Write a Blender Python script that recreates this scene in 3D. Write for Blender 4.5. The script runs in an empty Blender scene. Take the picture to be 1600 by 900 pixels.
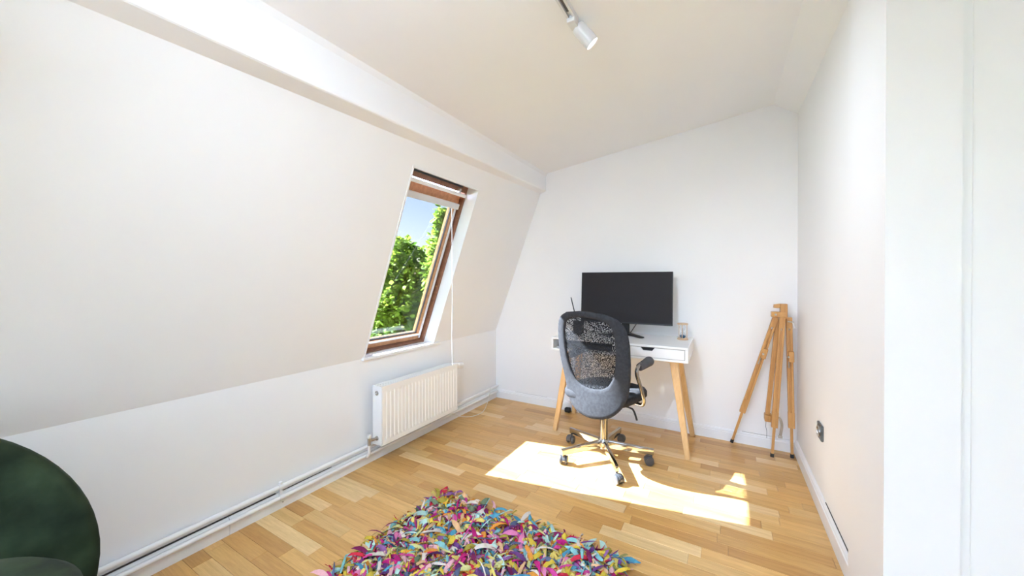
import bpy, bmesh, math, random
from mathutils import Vector, Matrix, Euler

random.seed(7)
scene = bpy.context.scene
COL = scene.collection
PI = math.pi

# ------------------------------------------------------------------ camera
cam_data = bpy.data.cameras.new('camera')
cam_data.sensor_width = 36.0
cam_data.lens = 572.0 / 1600.0 * 36.0
cam_data.shift_y = -9.2 / 1600.0
cam_data.clip_start = 0.02
cam_data.clip_end = 400
cam = bpy.data.objects.new('camera', cam_data)
COL.objects.link(cam)
cam.location = (0, 0, 1.2)
cam.rotation_euler = (math.radians(90 - 0.3), 0, math.radians(30))
scene.camera = cam

# ------------------------------------------------------------------ sky, sun, exposure
SUN_DIR = Vector((1.0, 0.255, -0.93)).normalized()
world = bpy.data.worlds.new('world')
scene.world = world
world.use_nodes = True
wn = world.node_tree.nodes
wl = world.node_tree.links
wn.clear()
wo = wn.new('ShaderNodeOutputWorld')
wb = wn.new('ShaderNodeBackground')
sky = wn.new('ShaderNodeTexSky')
sky.sky_type = 'NISHITA'
sky.sun_disc = False
sky.sun_elevation = math.asin(-SUN_DIR.z)
sky.sun_rotation = math.atan2(-SUN_DIR.x, -SUN_DIR.y)
sky.air_density = 1.0
sky.dust_density = 1.2
sky.ozone_density = 1.5
wm = wn.new('ShaderNodeMix'); wm.data_type = 'RGBA'; wm.blend_type = 'MULTIPLY'; wm.inputs[0].default_value = 1.0
wm.inputs[7].default_value = (0.93, 0.95, 1.09, 1)
wl.new(sky.outputs[0], wm.inputs[6])
wl.new(wm.outputs[2], wb.inputs[0])
wb.inputs[1].default_value = 1.4
wl.new(wb.outputs[0], wo.inputs[0])

sun_data = bpy.data.lights.new('sun', 'SUN')
sun_data.energy = 385.0
sun_data.angle = math.radians(0.55)
sun_data.color = (0.65, 0.805, 1.0)
sun = bpy.data.objects.new('sun', sun_data)
COL.objects.link(sun)
sun.rotation_euler = SUN_DIR.to_track_quat('-Z', 'Y').to_euler()
sun.location = (-12, -3, 12)

scene.view_settings.view_transform = 'Standard'
scene.view_settings.look = 'None'
scene.view_settings.gamma = 1.0
scene.view_settings.use_curve_mapping = False
scene.view_settings.exposure = 0.50
scene.cycles.use_denoising = True
scene.cycles.max_bounces = 9
scene.cycles.diffuse_bounces = 6
scene.cycles.use_adaptive_sampling = True
scene.cycles.adaptive_threshold = 0.08
scene.cycles.adaptive_min_samples = 16
scene.cycles.transparent_max_bounces = 12
scene.cycles.sample_clamp_indirect = 8.0

# ------------------------------------------------------------------ helpers
def tag(o, label=None, cat=None, group=None, kind=None):
    if label: o['label'] = label
    if cat: o['category'] = cat
    if group: o['group'] = group
    if kind: o['kind'] = kind
    return o

def thing(name, label, cat, loc, group=None, kind=None):
    o = bpy.data.objects.new(name, None)
    o.empty_display_size = 0.1
    COL.objects.link(o)
    o.location = loc
    return tag(o, label, cat, group, kind)

def obj(name, bm, mat, parent=None, smooth=False, local=False):
    """link a bmesh (world coordinates unless local) as one mesh object"""
    me = bpy.data.meshes.new(name)
    bmesh.ops.recalc_face_normals(bm, faces=bm.faces)
    off = None
    if parent is not None and not local:
        v = Vector((0, 0, 0)); p = parent
        while p is not None:
            v += p.location; p = p.parent
        off = v
    elif parent is None and not local and len(bm.verts):
        xs = [v.co for v in bm.verts]
        off = Vector(((min(c.x for c in xs) + max(c.x for c in xs)) / 2,
                      (min(c.y for c in xs) + max(c.y for c in xs)) / 2, min(c.z for c in xs)))
    if off is not None:
        bmesh.ops.translate(bm, verts=bm.verts, vec=-off)
    bm.to_mesh(me); bm.free()
    if smooth:
        for p in me.polygons: p.use_smooth = True
        if smooth != 'all':
            try: me.set_sharp_from_angle(angle=math.radians(40))
            except Exception: pass
    me.materials.append(mat)
    o = bpy.data.objects.new(name, me)
    COL.objects.link(o)
    if parent is not None: o.parent = parent
    elif off is not None: o.location = off
    return o

def struct(name, bm, mat, parent=None, smooth=False):
    o = obj(name, bm, mat, parent, smooth)
    if parent is None: o['kind'] = 'structure'
    return o

def NB(): return bmesh.new()

def add_box(bm, a, b, M=None, bevel=0.0, seg=2):
    vs = []
    tmp = bmesh.new()
    for x in (a[0], b[0]):
        for y in (a[1], b[1]):
            for z in (a[2], b[2]):
                vs.append(tmp.verts.new((x, y, z)))
    for f in ((0,1,3,2),(4,6,7,5),(0,4,5,1),(2,3,7,6),(0,2,6,4),(1,5,7,3)):
        tmp.faces.new([vs[i] for i in f])
    if bevel > 0:
        bmesh.ops.bevel(tmp, geom=list(tmp.edges), offset=bevel, segments=seg, profile=0.5, affect='EDGES')
    merge(bm, tmp, M)
    return bm

def merge(bm, tmp, M=None):
    mp = {}
    for v in tmp.verts:
        mp[v] = bm.verts.new(M @ v.co if M is not None else v.co)
    for f in tmp.faces:
        try: bm.faces.new([mp[v] for v in f.verts])
        except ValueError: pass
    tmp.free()

def add_hexa(bm, p):
    """p: 8 points, bottom loop 0-3 and top loop 4-7"""
    vs = [bm.verts.new(q) for q in p]
    for f in ((3,2,1,0),(4,5,6,7),(0,1,5,4),(1,2,6,5),(2,3,7,6),(3,0,4,7)):
        bm.faces.new([vs[i] for i in f])
    return bm

def add_prism(bm, poly, axis, a, b):
    """extrude a 2D polygon. axis 'x': poly in (y,z); 'y': (x,z); 'z': (x,y)"""
    def P(u, v, w):
        return {'x': (w, u, v), 'y': (u, w, v), 'z': (u, v, w)}[axis]
    A = [bm.verts.new(P(u, v, a)) for u, v in poly]
    B = [bm.verts.new(P(u, v, b)) for u, v in poly]
    n = len(poly)
    bm.faces.new(A); bm.faces.new(list(reversed(B)))
    for i in range(n):
        bm.faces.new((A[i], B[i], B[(i+1) % n], A[(i+1) % n]))
    return bm

def add_tube(bm, pts, r, seg=10, caps=True, radii=None):
    pts = [Vector(p) for p in pts]
    rings = []
    up = None
    for i, p in enumerate(pts):
        if i == 0: t = pts[1] - pts[0]
        elif i == len(pts) - 1: t = pts[-1] - pts[-2]
        else: t = (pts[i+1] - pts[i]).normalized() + (pts[i] - pts[i-1]).normalized()
        t.normalize()
        if up is None:
            up = Vector((0, 0, 1)) if abs(t.z) < 0.9 else Vector((1, 0, 0))
        s = t.cross(up).normalized()
        up = s.cross(t).normalized()
        rr = radii[i] if radii else r
        rings.append([bm.verts.new(p + (s * math.cos(k*2*PI/seg) + up * math.sin(k*2*PI/seg)) * rr) for k in range(seg)])
    for a, b in zip(rings, rings[1:]):
        for k in range(seg):
            bm.faces.new((a[k], a[(k+1) % seg], b[(k+1) % seg], b[k]))
    if caps:
        bm.faces.new(list(reversed(rings[0]))); bm.faces.new(rings[-1])
    return bm

def add_lathe(bm, prof, M=None, seg=24):
    """profile (r, z) about local z"""
    rings = []
    for r, z in prof:
        if r < 1e-6:
            v = Vector((0, 0, z)); rings.append([bm.verts.new(M @ v if M is not None else v)])
        else:
            rg = []
            for k in range(seg):
                v = Vector((r*math.cos(2*PI*k/seg), r*math.sin(2*PI*k/seg), z))
                rg.append(bm.verts.new(M @ v if M is not None else v))
            rings.append(rg)
    for a, b in zip(rings, rings[1:]):
        for k in range(seg):
            k2 = (k+1) % seg
            if len(a) == 1 and len(b) == 1: continue
            if len(a) == 1: bm.faces.new((a[0], b[k2], b[k]))
            elif len(b) == 1: bm.faces.new((a[k], a[k2], b[0]))
            else: bm.faces.new((a[k], a[k2], b[k2], b[k]))
    if len(rings[0]) > 1: bm.faces.new(list(reversed(rings[0])))
    if len(rings[-1]) > 1: bm.faces.new(rings[-1])
    return bm

def axis_matrix(p, d):
    return Matrix.Translation(Vector(p)) @ Vector(d).normalized().to_track_quat('Z', 'Y').to_matrix().to_4x4()

def add_bar(bm, p, q, w, h, w2=None, h2=None, up=(0, 0, 1), bevel=0.0):
    """rectangular bar from p to q; w along side, h along up"""
    p, q = Vector(p), Vector(q)
    t = (q - p).normalized()
    u = Vector(up)
    s = t.cross(u)
    if s.length < 1e-4: s = t.cross(Vector((1, 0, 0)))
    s.normalize(); u = s.cross(t).normalized()
    w2 = w if w2 is None else w2; h2 = h if h2 is None else h2
    tmp = bmesh.new()
    pp = [p - s*w/2 - u*h/2, p + s*w/2 - u*h/2, p + s*w/2 + u*h/2, p - s*w/2 + u*h/2,
          q - s*w2/2 - u*h2/2, q + s*w2/2 - u*h2/2, q + s*w2/2 + u*h2/2, q - s*w2/2 + u*h2/2]
    add_hexa(tmp, pp)
    bmesh.ops.recalc_face_normals(tmp, faces=tmp.faces)
    if bevel > 0:
        bmesh.ops.bevel(tmp, geom=list(tmp.edges), offset=bevel, segments=2, profile=0.5, affect='EDGES')
    merge(bm, tmp)
    return bm

def box_obj(name, a, b, mat, parent=None, bevel=0.0, seg=2):
    return obj(name, add_box(NB(), a, b, None, bevel, seg), mat, parent)

# ------------------------------------------------------------------ materials
def mat_base(name):
    m = bpy.data.materials.new(name); m.use_nodes = True
    nt = m.node_tree
    return m, nt, nt.nodes.get('Principled BSDF')

def mat(name, col, rough=0.5, metal=0.0, var=0.05, scale=12.0, bump=0.0, bscale=80.0, spec=0.5, sheen=0.0, coat=0.0):
    m, nt, b = mat_base(name)
    tc = nt.nodes.new('ShaderNodeTexCoord')
    nz = nt.nodes.new('ShaderNodeTexNoise'); nz.inputs['Scale'].default_value = scale; nz.inputs['Detail'].default_value = 4
    nt.links.new(tc.outputs['Object'], nz.inputs['Vector'])
    rp = nt.nodes.new('ShaderNodeValToRGB')
    c0 = [max(0, c*(1-var)) for c in col]; c1 = [min(1, c*(1+var)) for c in col]
    rp.color_ramp.elements[0].position = 0.3; rp.color_ramp.elements[1].position = 0.7
    rp.color_ramp.elements[0].color = (*c0, 1); rp.color_ramp.elements[1].color = (*c1, 1)
    nt.links.new(nz.outputs['Fac'], rp.inputs[0]); nt.links.new(rp.outputs[0], b.inputs['Base Color'])
    b.inputs['Roughness'].default_value = rough
    b.inputs['Metallic'].default_value = metal
    b.inputs['Specular IOR Level'].default_value = spec
    if sheen: 
        b.inputs['Sheen Weight'].default_value = sheen; b.inputs['Sheen Roughness'].default_value = 0.5
    if coat: b.inputs['Coat Weight'].default_value = coat
    if bump:
        n2 = nt.nodes.new('ShaderNodeTexNoise'); n2.inputs['Scale'].default_value = bscale; n2.inputs['Detail'].default_value = 3
        nt.links.new(tc.outputs['Object'], n2.inputs['Vector'])
        bp = nt.nodes.new('ShaderNodeBump'); bp.inputs['Strength'].default_value = bump; bp.inputs['Distance'].default_value = 0.002
        nt.links.new(n2.outputs['Fac'], bp.inputs['Height']); nt.links.new(bp.outputs[0], b.inputs['Normal'])
    return m

def wood(name, c0, c1, rough=0.4, stretch=(2.0, 30.0, 30.0), use_obj_color=False, coat=0.0):
    m, nt, b = mat_base(name)
    N, L = nt.nodes, nt.links
    tc = N.new('ShaderNodeTexCoord'); oi = N.new('ShaderNodeObjectInfo')
    ad = N.new('ShaderNodeVectorMath'); ad.operation = 'MULTIPLY_ADD'
    L.new(oi.outputs['Random'], ad.inputs[0]); ad.inputs[1].default_value = (37.0, 53.0, 71.0)
    L.new(tc.outputs['Object'], ad.inputs[2])
    mp = N.new('ShaderNodeMapping'); mp.inputs['Scale'].default_value = stretch
    L.new(ad.outputs[0], mp.inputs['Vector'])
    nz = N.new('ShaderNodeTexNoise'); nz.inputs['Scale'].default_value = 2.2; nz.inputs['Detail'].default_value = 6; nz.inputs['Distortion'].default_value = 0.6
    L.new(mp.outputs[0], nz.inputs['Vector'])
    fine = N.new('ShaderNodeTexNoise'); fine.inputs['Scale'].default_value = 14; fine.inputs['Detail'].default_value = 3
    L.new(mp.outputs[0], fine.inputs['Vector'])
    mx = N.new('ShaderNodeMix'); mx.data_type = 'FLOAT'; mx.inputs[0].default_value = 0.35
    L.new(nz.outputs['Fac'], mx.inputs[2]); L.new(fine.outputs['Fac'], mx.inputs[3])
    rp = N.new('ShaderNodeValToRGB')
    rp.color_ramp.elements[0].position = 0.32; rp.color_ramp.elements[1].position = 0.68
    rp.color_ramp.elements[0].color = (*c0, 1); rp.color_ramp.elements[1].color = (*c1, 1)
    L.new(mx.outputs[0], rp.inputs[0])
    out = rp.outputs[0]
    if use_obj_color:
        ml = N.new('ShaderNodeMix'); ml.data_type = 'RGBA'; ml.blend_type = 'MULTIPLY'; ml.inputs[0].default_value = 1.0
        L.new(out, ml.inputs[6]); L.new(oi.outputs['Color'], ml.inputs[7]); out = ml.outputs[2]
    L.new(out, b.inputs['Base Color'])
    b.inputs['Roughness'].default_value = rough
    if coat: b.inputs['Coat Weight'].default_value = coat; b.inputs['Coat Roughness'].default_value = 0.25
    bp = N.new('ShaderNodeBump'); bp.inputs['Strength'].default_value = 0.12; bp.inputs['Distance'].default_value = 0.0006
    L.new(fine.outputs['Fac'], bp.inputs['Height']); L.new(bp.outputs[0], b.inputs['Normal'])
    return m

M = {}
M['wall'] = mat('wall_paint', (0.88, 0.88, 0.89), 0.6, var=0.008, scale=2.0, bump=0.06, bscale=140, spec=0.3)
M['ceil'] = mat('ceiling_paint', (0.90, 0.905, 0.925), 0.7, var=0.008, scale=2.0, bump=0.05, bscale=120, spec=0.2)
M['trim'] = mat('white_trim_paint', (0.86, 0.87, 0.885), 0.35, var=0.01, scale=5.0)
M['radiator'] = mat('radiator_enamel', (0.88, 0.875, 0.86), 0.3, var=0.01, scale=5.0)
M['white'] = mat('white_plastic', (0.86, 0.86, 0.86), 0.35, var=0.01)
M['desk_white'] = mat('desk_white_lacquer', (0.86, 0.87, 0.88), 0.25, var=0.008, scale=4)
M['desk_dark'] = mat('drawer_gap_black', (0.012, 0.012, 0.015), 0.5, var=0.1)
M['floor_base'] = mat('floor_joint', (0.16, 0.09, 0.04), 0.6, var=0.2)
M['plank'] = wood('oak_strip', (0.74, 0.66, 0.56), (1.0, 0.98, 0.95), 0.32, (1.6, 26.0, 26.0), True, coat=0.15)
M['win_wood'] = wood('window_pine_varnish', (0.36, 0.16, 0.07), (0.56, 0.29, 0.14), 0.35, (2.0, 20.0, 20.0))
M['win_dark'] = wood('window_dark_wood', (0.17, 0.075, 0.04), (0.29, 0.13, 0.07), 0.4, (2.0, 20.0, 20.0))
M['rail_grey'] = mat('aluminium_pale', (0.72, 0.73, 0.75), 0.4, metal=0.3, var=0.02)
M['gasket'] = mat('glazing_gasket', (0.03, 0.035, 0.04), 0.4, var=0.1)
M['beech'] = wood('beech_leg', (0.62, 0.36, 0.14), (0.80, 0.54, 0.27), 0.4, (18.0, 18.0, 1.5))
M['easel'] = wood('easel_beech', (0.44, 0.21, 0.06), (0.62, 0.33, 0.11), 0.4, (18.0, 18.0, 1.5))
M['chrome'] = mat('chrome', (0.50, 0.485, 0.46), 0.14, metal=1.0, var=0.03)
M['dark_chrome'] = mat('dark_chrome', (0.30, 0.285, 0.26), 0.22, metal=1.0, var=0.05)
M['steel'] = mat('brushed_steel', (0.5, 0.48, 0.44), 0.3, metal=1.0, var=0.08)
M['black'] = mat('black_plastic', (0.018, 0.018, 0.02), 0.45, var=0.2)
M['castor'] = mat('castor_grey_black', (0.06, 0.063, 0.07), 0.3, var=0.2)
M['monitor'] = mat('monitor_bezel', (0.02, 0.02, 0.022), 0.4, var=0.1)
M['screen'] = mat('screen_glass', (0.030, 0.027, 0.028), 0.45, var=0.02, scale=3, spec=0.08)
M['fabric'] = mat('charcoal_fabric', (0.047, 0.048, 0.053), 0.95, var=0.2, scale=60, bump=0.4, bscale=500, spec=0.08)
M['foam'] = mat('armrest_foam', (0.07, 0.066, 0.07), 0.85, var=0.1, bump=0.3, bscale=300)
M['velvet'] = mat('green_velvet', (0.024, 0.036, 0.018), 0.85, var=0.6, scale=9, bump=0.2, bscale=40, spec=0.1, sheen=0.05)
M['brass'] = mat('brass', (0.6, 0.42, 0.18), 0.3, metal=1.0)
M['socket'] = mat('socket_metal', (0.16, 0.18, 0.19), 0.3, metal=0.8, var=0.2)
M['rubber'] = mat('rubber', (0.02, 0.02, 0.02), 0.7)
M['strap'] = mat('strap_webbing', (0.30, 0.25, 0.20), 0.8, var=0.15)
M['sand'] = mat('blue_sand', (0.05, 0.13, 0.24), 0.9, var=0.2, scale=300)
M['pale_wood'] = wood('pale_wood', (0.62, 0.42, 0.26), (0.75, 0.56, 0.38), 0.5, (30.0, 30.0, 4.0))
M['bark'] = mat('bark', (0.10, 0.075, 0.05), 0.9, var=0.3, scale=20, bump=0.6, bscale=30)
M['grass'] = mat('lawn', (0.08, 0.17, 0.03), 0.9, var=0.4, scale=0.8)
M['rugback'] = mat('rug_backing', (0.25, 0.08, 0.12), 0.9, var=0.4, scale=40)
M['cable'] = mat('cable_white', (0.75, 0.74, 0.70), 0.5)
M['soot_dark'] = mat('open_joint', (0.06, 0.055, 0.05), 0.8)  # dark strip tone for the open crack over the baseboards
M['soot'] = mat('track_slot', (0.12, 0.12, 0.12), 0.5)  # dark lining of the track rail's groove
M['lens_rim'] = mat('spot_white', (0.70, 0.70, 0.71), 0.35)

def leaf_mat(name, c0, c1):
    m, nt, b = mat_base(name)
    N, L = nt.nodes, nt.links
    at = N.new('ShaderNodeAttribute'); at.attribute_name = 'tone'
    rp = N.new('ShaderNodeValToRGB')
    rp.color_ramp.elements[0].color = (*c0, 1); rp.color_ramp.elements[1].color = (*c1, 1)
    L.new(at.outputs['Fac'], rp.inputs[0]); L.new(rp.outputs[0], b.inputs['Base Color'])
    b.inputs['Roughness'].default_value = 0.6; b.inputs['Specular IOR Level'].default_value = 0.15
    tr = N.new('ShaderNodeBsdfTranslucent'); L.new(rp.outputs[0], tr.inputs[0])
    mx = N.new('ShaderNodeMixShader'); mx.inputs[0].default_value = 0.4
    out = N['Material Output']
    L.new(b.outputs[0], mx.inputs[1]); L.new(tr.outputs[0], mx.inputs[2]); L.new(mx.outputs[0], out.inputs[0])
    return m
M['leaf'] = leaf_mat('leaf_green', (0.07, 0.16, 0.015), (0.46, 0.60, 0.08))
M['leaf_far'] = leaf_mat('leaf_far_green', (0.10, 0.22, 0.06), (0.30, 0.45, 0.14))

def glass_mat(name, tint, ior=1.5, boost=0.0):
    m, nt, b = mat_base(name)
    N, L = nt.nodes, nt.links
    N.remove(b)
    t = N.new('ShaderNodeBsdfTransparent')
    nz = N.new('ShaderNodeTexNoise'); nz.inputs['Scale'].default_value = 3
    tc = N.new('ShaderNodeTexCoord'); L.new(tc.outputs['Object'], nz.inputs['Vector'])
    rp = N.new('ShaderNodeValToRGB')
    rp.color_ramp.elements[0].color = (*[c*0.98 for c in tint], 1); rp.color_ramp.elements[1].color = (*tint, 1)
    L.new(nz.outputs['Fac'], rp.inputs[0]); L.new(rp.outputs[0], t.inputs[0])
    g = N.new('ShaderNodeBsdfGlossy'); g.inputs['Roughness'].default_value = 0.01
    lw = N.new('ShaderNodeLayerWeight'); lw.inputs[0].default_value = 0.5
    pw = N.new('ShaderNodeMath'); pw.operation = 'POWER'; pw.inputs[1].default_value = 4.0; L.new(lw.outputs['Facing'], pw.inputs[0])
    f = N.new('ShaderNodeMapRange'); f.inputs[3].default_value = 0.035; f.inputs[4].default_value = 0.8; L.new(pw.outputs[0], f.inputs[0])
    mx = N.new('ShaderNodeMixShader')
    L.new(f.outputs[0], mx.inputs[0]); L.new(t.outputs[0], mx.inputs[1]); L.new(g.outputs[0], mx.inputs[2])
    L.new(mx.outputs[0], N['Material Output'].inputs[0])
    return m
M['pane'] = glass_mat('solar_glass', (0.338, 0.322, 0.305))  # tint added to dim the sky and sun coming through
M['clear'] = glass_mat('clear_glass', (0.94, 0.95, 0.96))

def mesh_fabric(name):
    m, nt, b = mat_base(name)
    N, L = nt.nodes, nt.links
    tc = N.new('ShaderNodeTexCoord')
    mp = N.new('ShaderNodeMapping'); mp.inputs['Scale'].default_value = (1.0, 0.2, 1.0)
    L.new(tc.outputs['Object'], mp.inputs['Vector'])
    vo = N.new('ShaderNodeTexVoronoi'); vo.inputs['Scale'].default_value = 190
    L.new(mp.outputs[0], vo.inputs['Vector'])
    gt = N.new('ShaderNodeMath'); gt.operation = 'LESS_THAN'; gt.inputs[1].default_value = 0.40
    L.new(vo.outputs['Distance'], gt.inputs[0])
    b.inputs['Base Color'].default_value = (0.022, 0.023, 0.026, 1); b.inputs['Roughness'].default_value = 0.8; b.inputs['Specular IOR Level'].default_value = 0.1
    t = N.new('ShaderNodeBsdfTransparent')
    mx = N.new('ShaderNodeMixShader')
    L.new(gt.outputs[0], mx.inputs[0]); L.new(b.outputs[0], mx.inputs[1]); L.new(t.outputs[0], mx.inputs[2])
    L.new(mx.outputs[0], N['Material Output'].inputs[0])
    return m
M['mesh'] = mesh_fabric('chair_mesh_weave')

def rug_mat(name, attr):
    m, nt, b = mat_base(name)
    N, L = nt.nodes, nt.links
    if attr:
        at = N.new('ShaderNodeAttribute'); at.attribute_name = 'tint'; src = at.outputs['Color']
    else:
        oi = N.new('ShaderNodeObjectInfo'); src = oi.outputs['Color']
    nz = N.new('ShaderNodeTexNoise'); nz.inputs['Scale'].default_value = 160
    tc = N.new('ShaderNodeTexCoord'); L.new(tc.outputs['Object'], nz.inputs['Vector'])
    hs = N.new('ShaderNodeHueSaturation'); L.new(src, hs.inputs['Color'])
    mr = N.new('ShaderNodeMapRange'); mr.inputs[3].default_value = 0.8; mr.inputs[4].default_value = 1.15
    L.new(nz.outputs['Fac'], mr.inputs[0]); L.new(mr.outputs[0], hs.inputs['Value'])
    L.new(hs.outputs[0], b.inputs['Base Color'])
    b.inputs['Roughness'].default_value = 0.9; b.inputs['Specular IOR Level'].default_value = 0.15
    return m
M['rag'] = rug_mat('rag_strip', False)
M['ragpile'] = rug_mat('rag_pile', True)

def emit(name, col, s):
    m, nt, b = mat_base(name)
    b.inputs['Base Color'].default_value = (0.9, 0.9, 0.9, 1)
    b.inputs['Emission Color'].default_value = (*col, 1); b.inputs['Emission Strength'].default_value = s
    return m
M['lens'] = emit('spot_lens_lit', (1.0, 0.99, 0.97), 3.0)

# ------------------------------------------------------------------ room dimensions
XL, XR, YB, YR = -2.03, 0.445, 3.185, -2.6      # inner faces: knee wall, right wall, far wall, rear wall
XH = 2.4                                        # hall side on the right of the doorway
KZ = 0.688                                      # knee wall height
CS, SS = 0.9353, 0.3538                         # slope: up = (SS, CS), outward = (-CS, SS)
def SP(s, y, d):
    return Vector((XL + SS*s - CS*d, y, KZ + CS*s + SS*d))
def ceil_z(x): return 2.212 + (x + 1.464) * 0.1323

def slope_box(bm, s0, s1, y0, y1, d0, d1, bevel=0.0):
    p = [SP(s0, y0, d0), SP(s0, y1, d0), SP(s0, y1, d1), SP(s0, y0, d1),
         SP(s1, y0, d0), SP(s1, y1, d0), SP(s1, y1, d1), SP(s1, y0, d1)]
    tmp = bmesh.new(); add_hexa(tmp, p)
    bmesh.ops.recalc_face_normals(tmp, faces=tmp.faces)
    if bevel: bmesh.ops.bevel(tmp, geom=list(tmp.edges), offset=bevel, segments=2, profile=0.5, affect='EDGES')
    merge(bm, tmp); return bm

OY0, OY1, OS1 = 1.585, 2.245, 1.262             # roof window opening

# ------------------------------------------------------------------ structure
def build_structure():
    # floor slab with oak strips on it
    fl = struct('floor', add_box(NB(), (XL - 0.25, YR - 0.2, -0.2), (XH + 0.2, YB + 0.2, -0.0125)), M['floor_base'])
    tag(fl, 'honey oak strip parquet floor of the attic room')
    fwd = Vector((-0.5, 0.866, 0)); rgt = Vector((0.866, 0.5, 0))
    def vis(x, y):
        z = x*fwd.x + y*fwd.y
        if z < 0.2: return False
        px = 800 + 572*(x*rgt.x + y*rgt.y)/z; py = 438 + 572*1.2/z
        return -20 < px < 1620 and py < 912
    W = 0.0705
    cache = {}
    tones = [(0.74, 0.46, 0.170), (0.70, 0.42, 0.145), (0.78, 0.52, 0.22), (0.64, 0.37, 0.120), (0.76, 0.48, 0.185), (0.83, 0.61, 0.32), (0.59, 0.33, 0.105), (0.72, 0.44, 0.165)]
    rnd = random.Random(11)
    rest = NB(); n = 0
    rows = int((YB - YR) / W) + 1
    for r in range(rows):
        y1 = YB - r*W; y0 = max(y1 - W, YR)
        x = XL - rnd.random()*0.3
        xe = XR if y0 > 1.53 else XH
        while x < xe - 0.01:
            ln = rnd.choice((0.22, 0.26, 0.30, 0.34, 0.38, 0.42, 0.46, 0.52))
            a, b = max(x, XL), min(x + ln, xe)
            x += ln
            if b - a < 0.02: continue
            seen = any(vis(px, py) for px in (a, (a+b)/2, b) for py in (y0, y1))
            if not seen or n >= 300:
                add_box(rest, (a + 0.0004, y0 + 0.0004, -0.0125), (b - 0.0004, y1 - 0.0004, 0.0))
                continue
            key = (round(b - a, 3), round(y1 - y0, 4))
            if key not in cache:
                bm = NB(); hx, hy = key[0]/2 - 0.0004, key[1]/2 - 0.0004
                c = 0.0007
                lo = [(-hx, -hy, -0.0125), (hx, -hy, -0.0125), (hx, hy, -0.0125), (-hx, hy, -0.0125)]
                mi = [(p[0], p[1], -c) for p in lo]
                hi = [(math.copysign(hx - c, p[0]), math.copysign(hy - c, p[1]), 0) for p in lo]
                V = [[bm.verts.new(p) for p in l] for l in (lo, mi, hi)]
                for A, B in ((V[0], V[1]), (V[1], V[2])):
                    for k in range(4): bm.faces.new((A[k], A[(k+1) % 4], B[(k+1) % 4], B[k]))
                bm.faces.new(V[2])
                me = bpy.data.meshes.new('plank'); bm.to_mesh(me); bm.free()
                me.materials.append(M['plank']); cache[key] = me
            o = bpy.data.objects.new('plank', cache[key]); COL.objects.link(o)
            o.parent = fl
            o.location = Vector(((a + b)/2, (y0 + y1)/2, 0)) - fl.location
            t = rnd.choice(tones); k = rnd.uniform(0.92, 1.07)
            o.color = (t[0]*k, t[1]*k, t[2]*k, 1)
            n += 1
    ro = obj('plank_field', rest, M['plank'], fl); ro['kind'] = 'stuff'; ro.color = (0.72, 0.445, 0.15, 1)

    # knee wall on the left (flat under the window, raking top elsewhere)
    bm = NB()
    rake = [(XL, 0), (XL, KZ), (XL - CS*0.2, KZ + SS*0.2), (XL - 0.32, KZ + SS*0.2), (XL - 0.32, 0)]
    flat = [(XL, 0), (XL, KZ), (XL - 0.32, KZ), (XL - 0.32, 0)]
    add_prism(bm, rake, 'y', YR, OY0); add_prism(bm, flat, 'y', OY0, OY1); add_prism(bm, rake, 'y', OY1, YB + 0.15)
    struct('wall_left', bm, M['wall'])
    # leaning roof wall with the opening
    bm = NB()
    slope_box(bm, 0, 1.95, YR, OY0, 0, 0.2); slope_box(bm, 0, 1.95, OY1, YB + 0.15, 0, 0.2); slope_box(bm, OS1, 1.95, OY0, OY1, 0, 0.2)
    struct('wall_slope', bm, M['wall'])
    # far wall
    struct('wall_back', add_box(NB(), (XL - 0.35, YB, -0.02), (XR + 0.2, YB + 0.15, 2.75)), M['wall'])
    # right wall, ends at a doorway; slightly thicker return before the opening
    struct('wall_right', add_box(NB(), (XR, 1.53, 0), (0.581, YB, 2.75)), M['wall'])
    struct('trim_2', add_prism(NB(), [(0.424, 1.526), (0.5815, 1.526), (0.5815, 1.5305), (XR, 1.5305), (XR, 1.886), (0.424, 1.886)], 'z', 0.0, 2.48), M['wall'])
    # hall wall beyond the doorway, facing the camera side
    struct('wall_hall', add_box(NB(), (0.581, 1.56, 0), (XH + 0.2, 1.72, 2.75)), M['wall'])
    struct('trim_3', add_box(NB(), (0.5815, 1.552, 0), (0.612, 1.5605, 2.7), None, 0.003, 3), M['trim'])
    struct('wall_hall_side', add_box(NB(), (XH, YR - 0.15, 0), (XH + 0.15, 1.72, 2.75)), M['wall'])
    # rear wall behind the camera with two tall unseen windows, sized for daylight fill
    bm = NB()
    xs = [(XL - 0.3, -1.7), (0.2, 1.45), (1.9, XH + 0.15)]
    for a, b in xs: add_box(bm, (a, YR - 0.15, 0), (b, YR, 2.75))
    for a, b in ((-1.7, 0.2), (1.45, 1.9)):
        add_box(bm, (a, YR - 0.15, 0), (b, YR, 0.15)); add_box(bm, (a, YR - 0.15, 2.15), (b, YR, 2.75))
    struct('wall_rear', bm, M['wall'])
    for i, (a, b) in enumerate(((-1.7, 0.2), (1.45, 1.9))):
        w = thing('window_%d' % (i + 2), None, None, ((a + b)/2, YR - 0.1, 0.15), kind='structure')
        for x0, x1 in ((a, a + 0.05), (b - 0.05, b), ((a + b)/2 - 0.03, (a + b)/2 + 0.03)):
            box_obj('window_stile', (x0, YR - 0.12, 0.15), (x1, YR - 0.06, 2.15), M['trim'], w, 0.004)
        for z0, z1 in ((0.15, 0.21), (2.09, 2.15)):
            box_obj('window_rail', (a, YR - 0.12, z0), (b, YR - 0.06, z1), M['trim'], w, 0.004)
        box_obj('pane', (a + 0.05, YR - 0.092, 0.21), (b - 0.05, YR - 0.088, 2.09), M['clear'], w)
        ld = bpy.data.lights.new('window_portal', 'AREA'); ld.shape = 'RECTANGLE'; ld.size = b - a; ld.size_y = 2.0
        ld.cycles.is_portal = True
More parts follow.
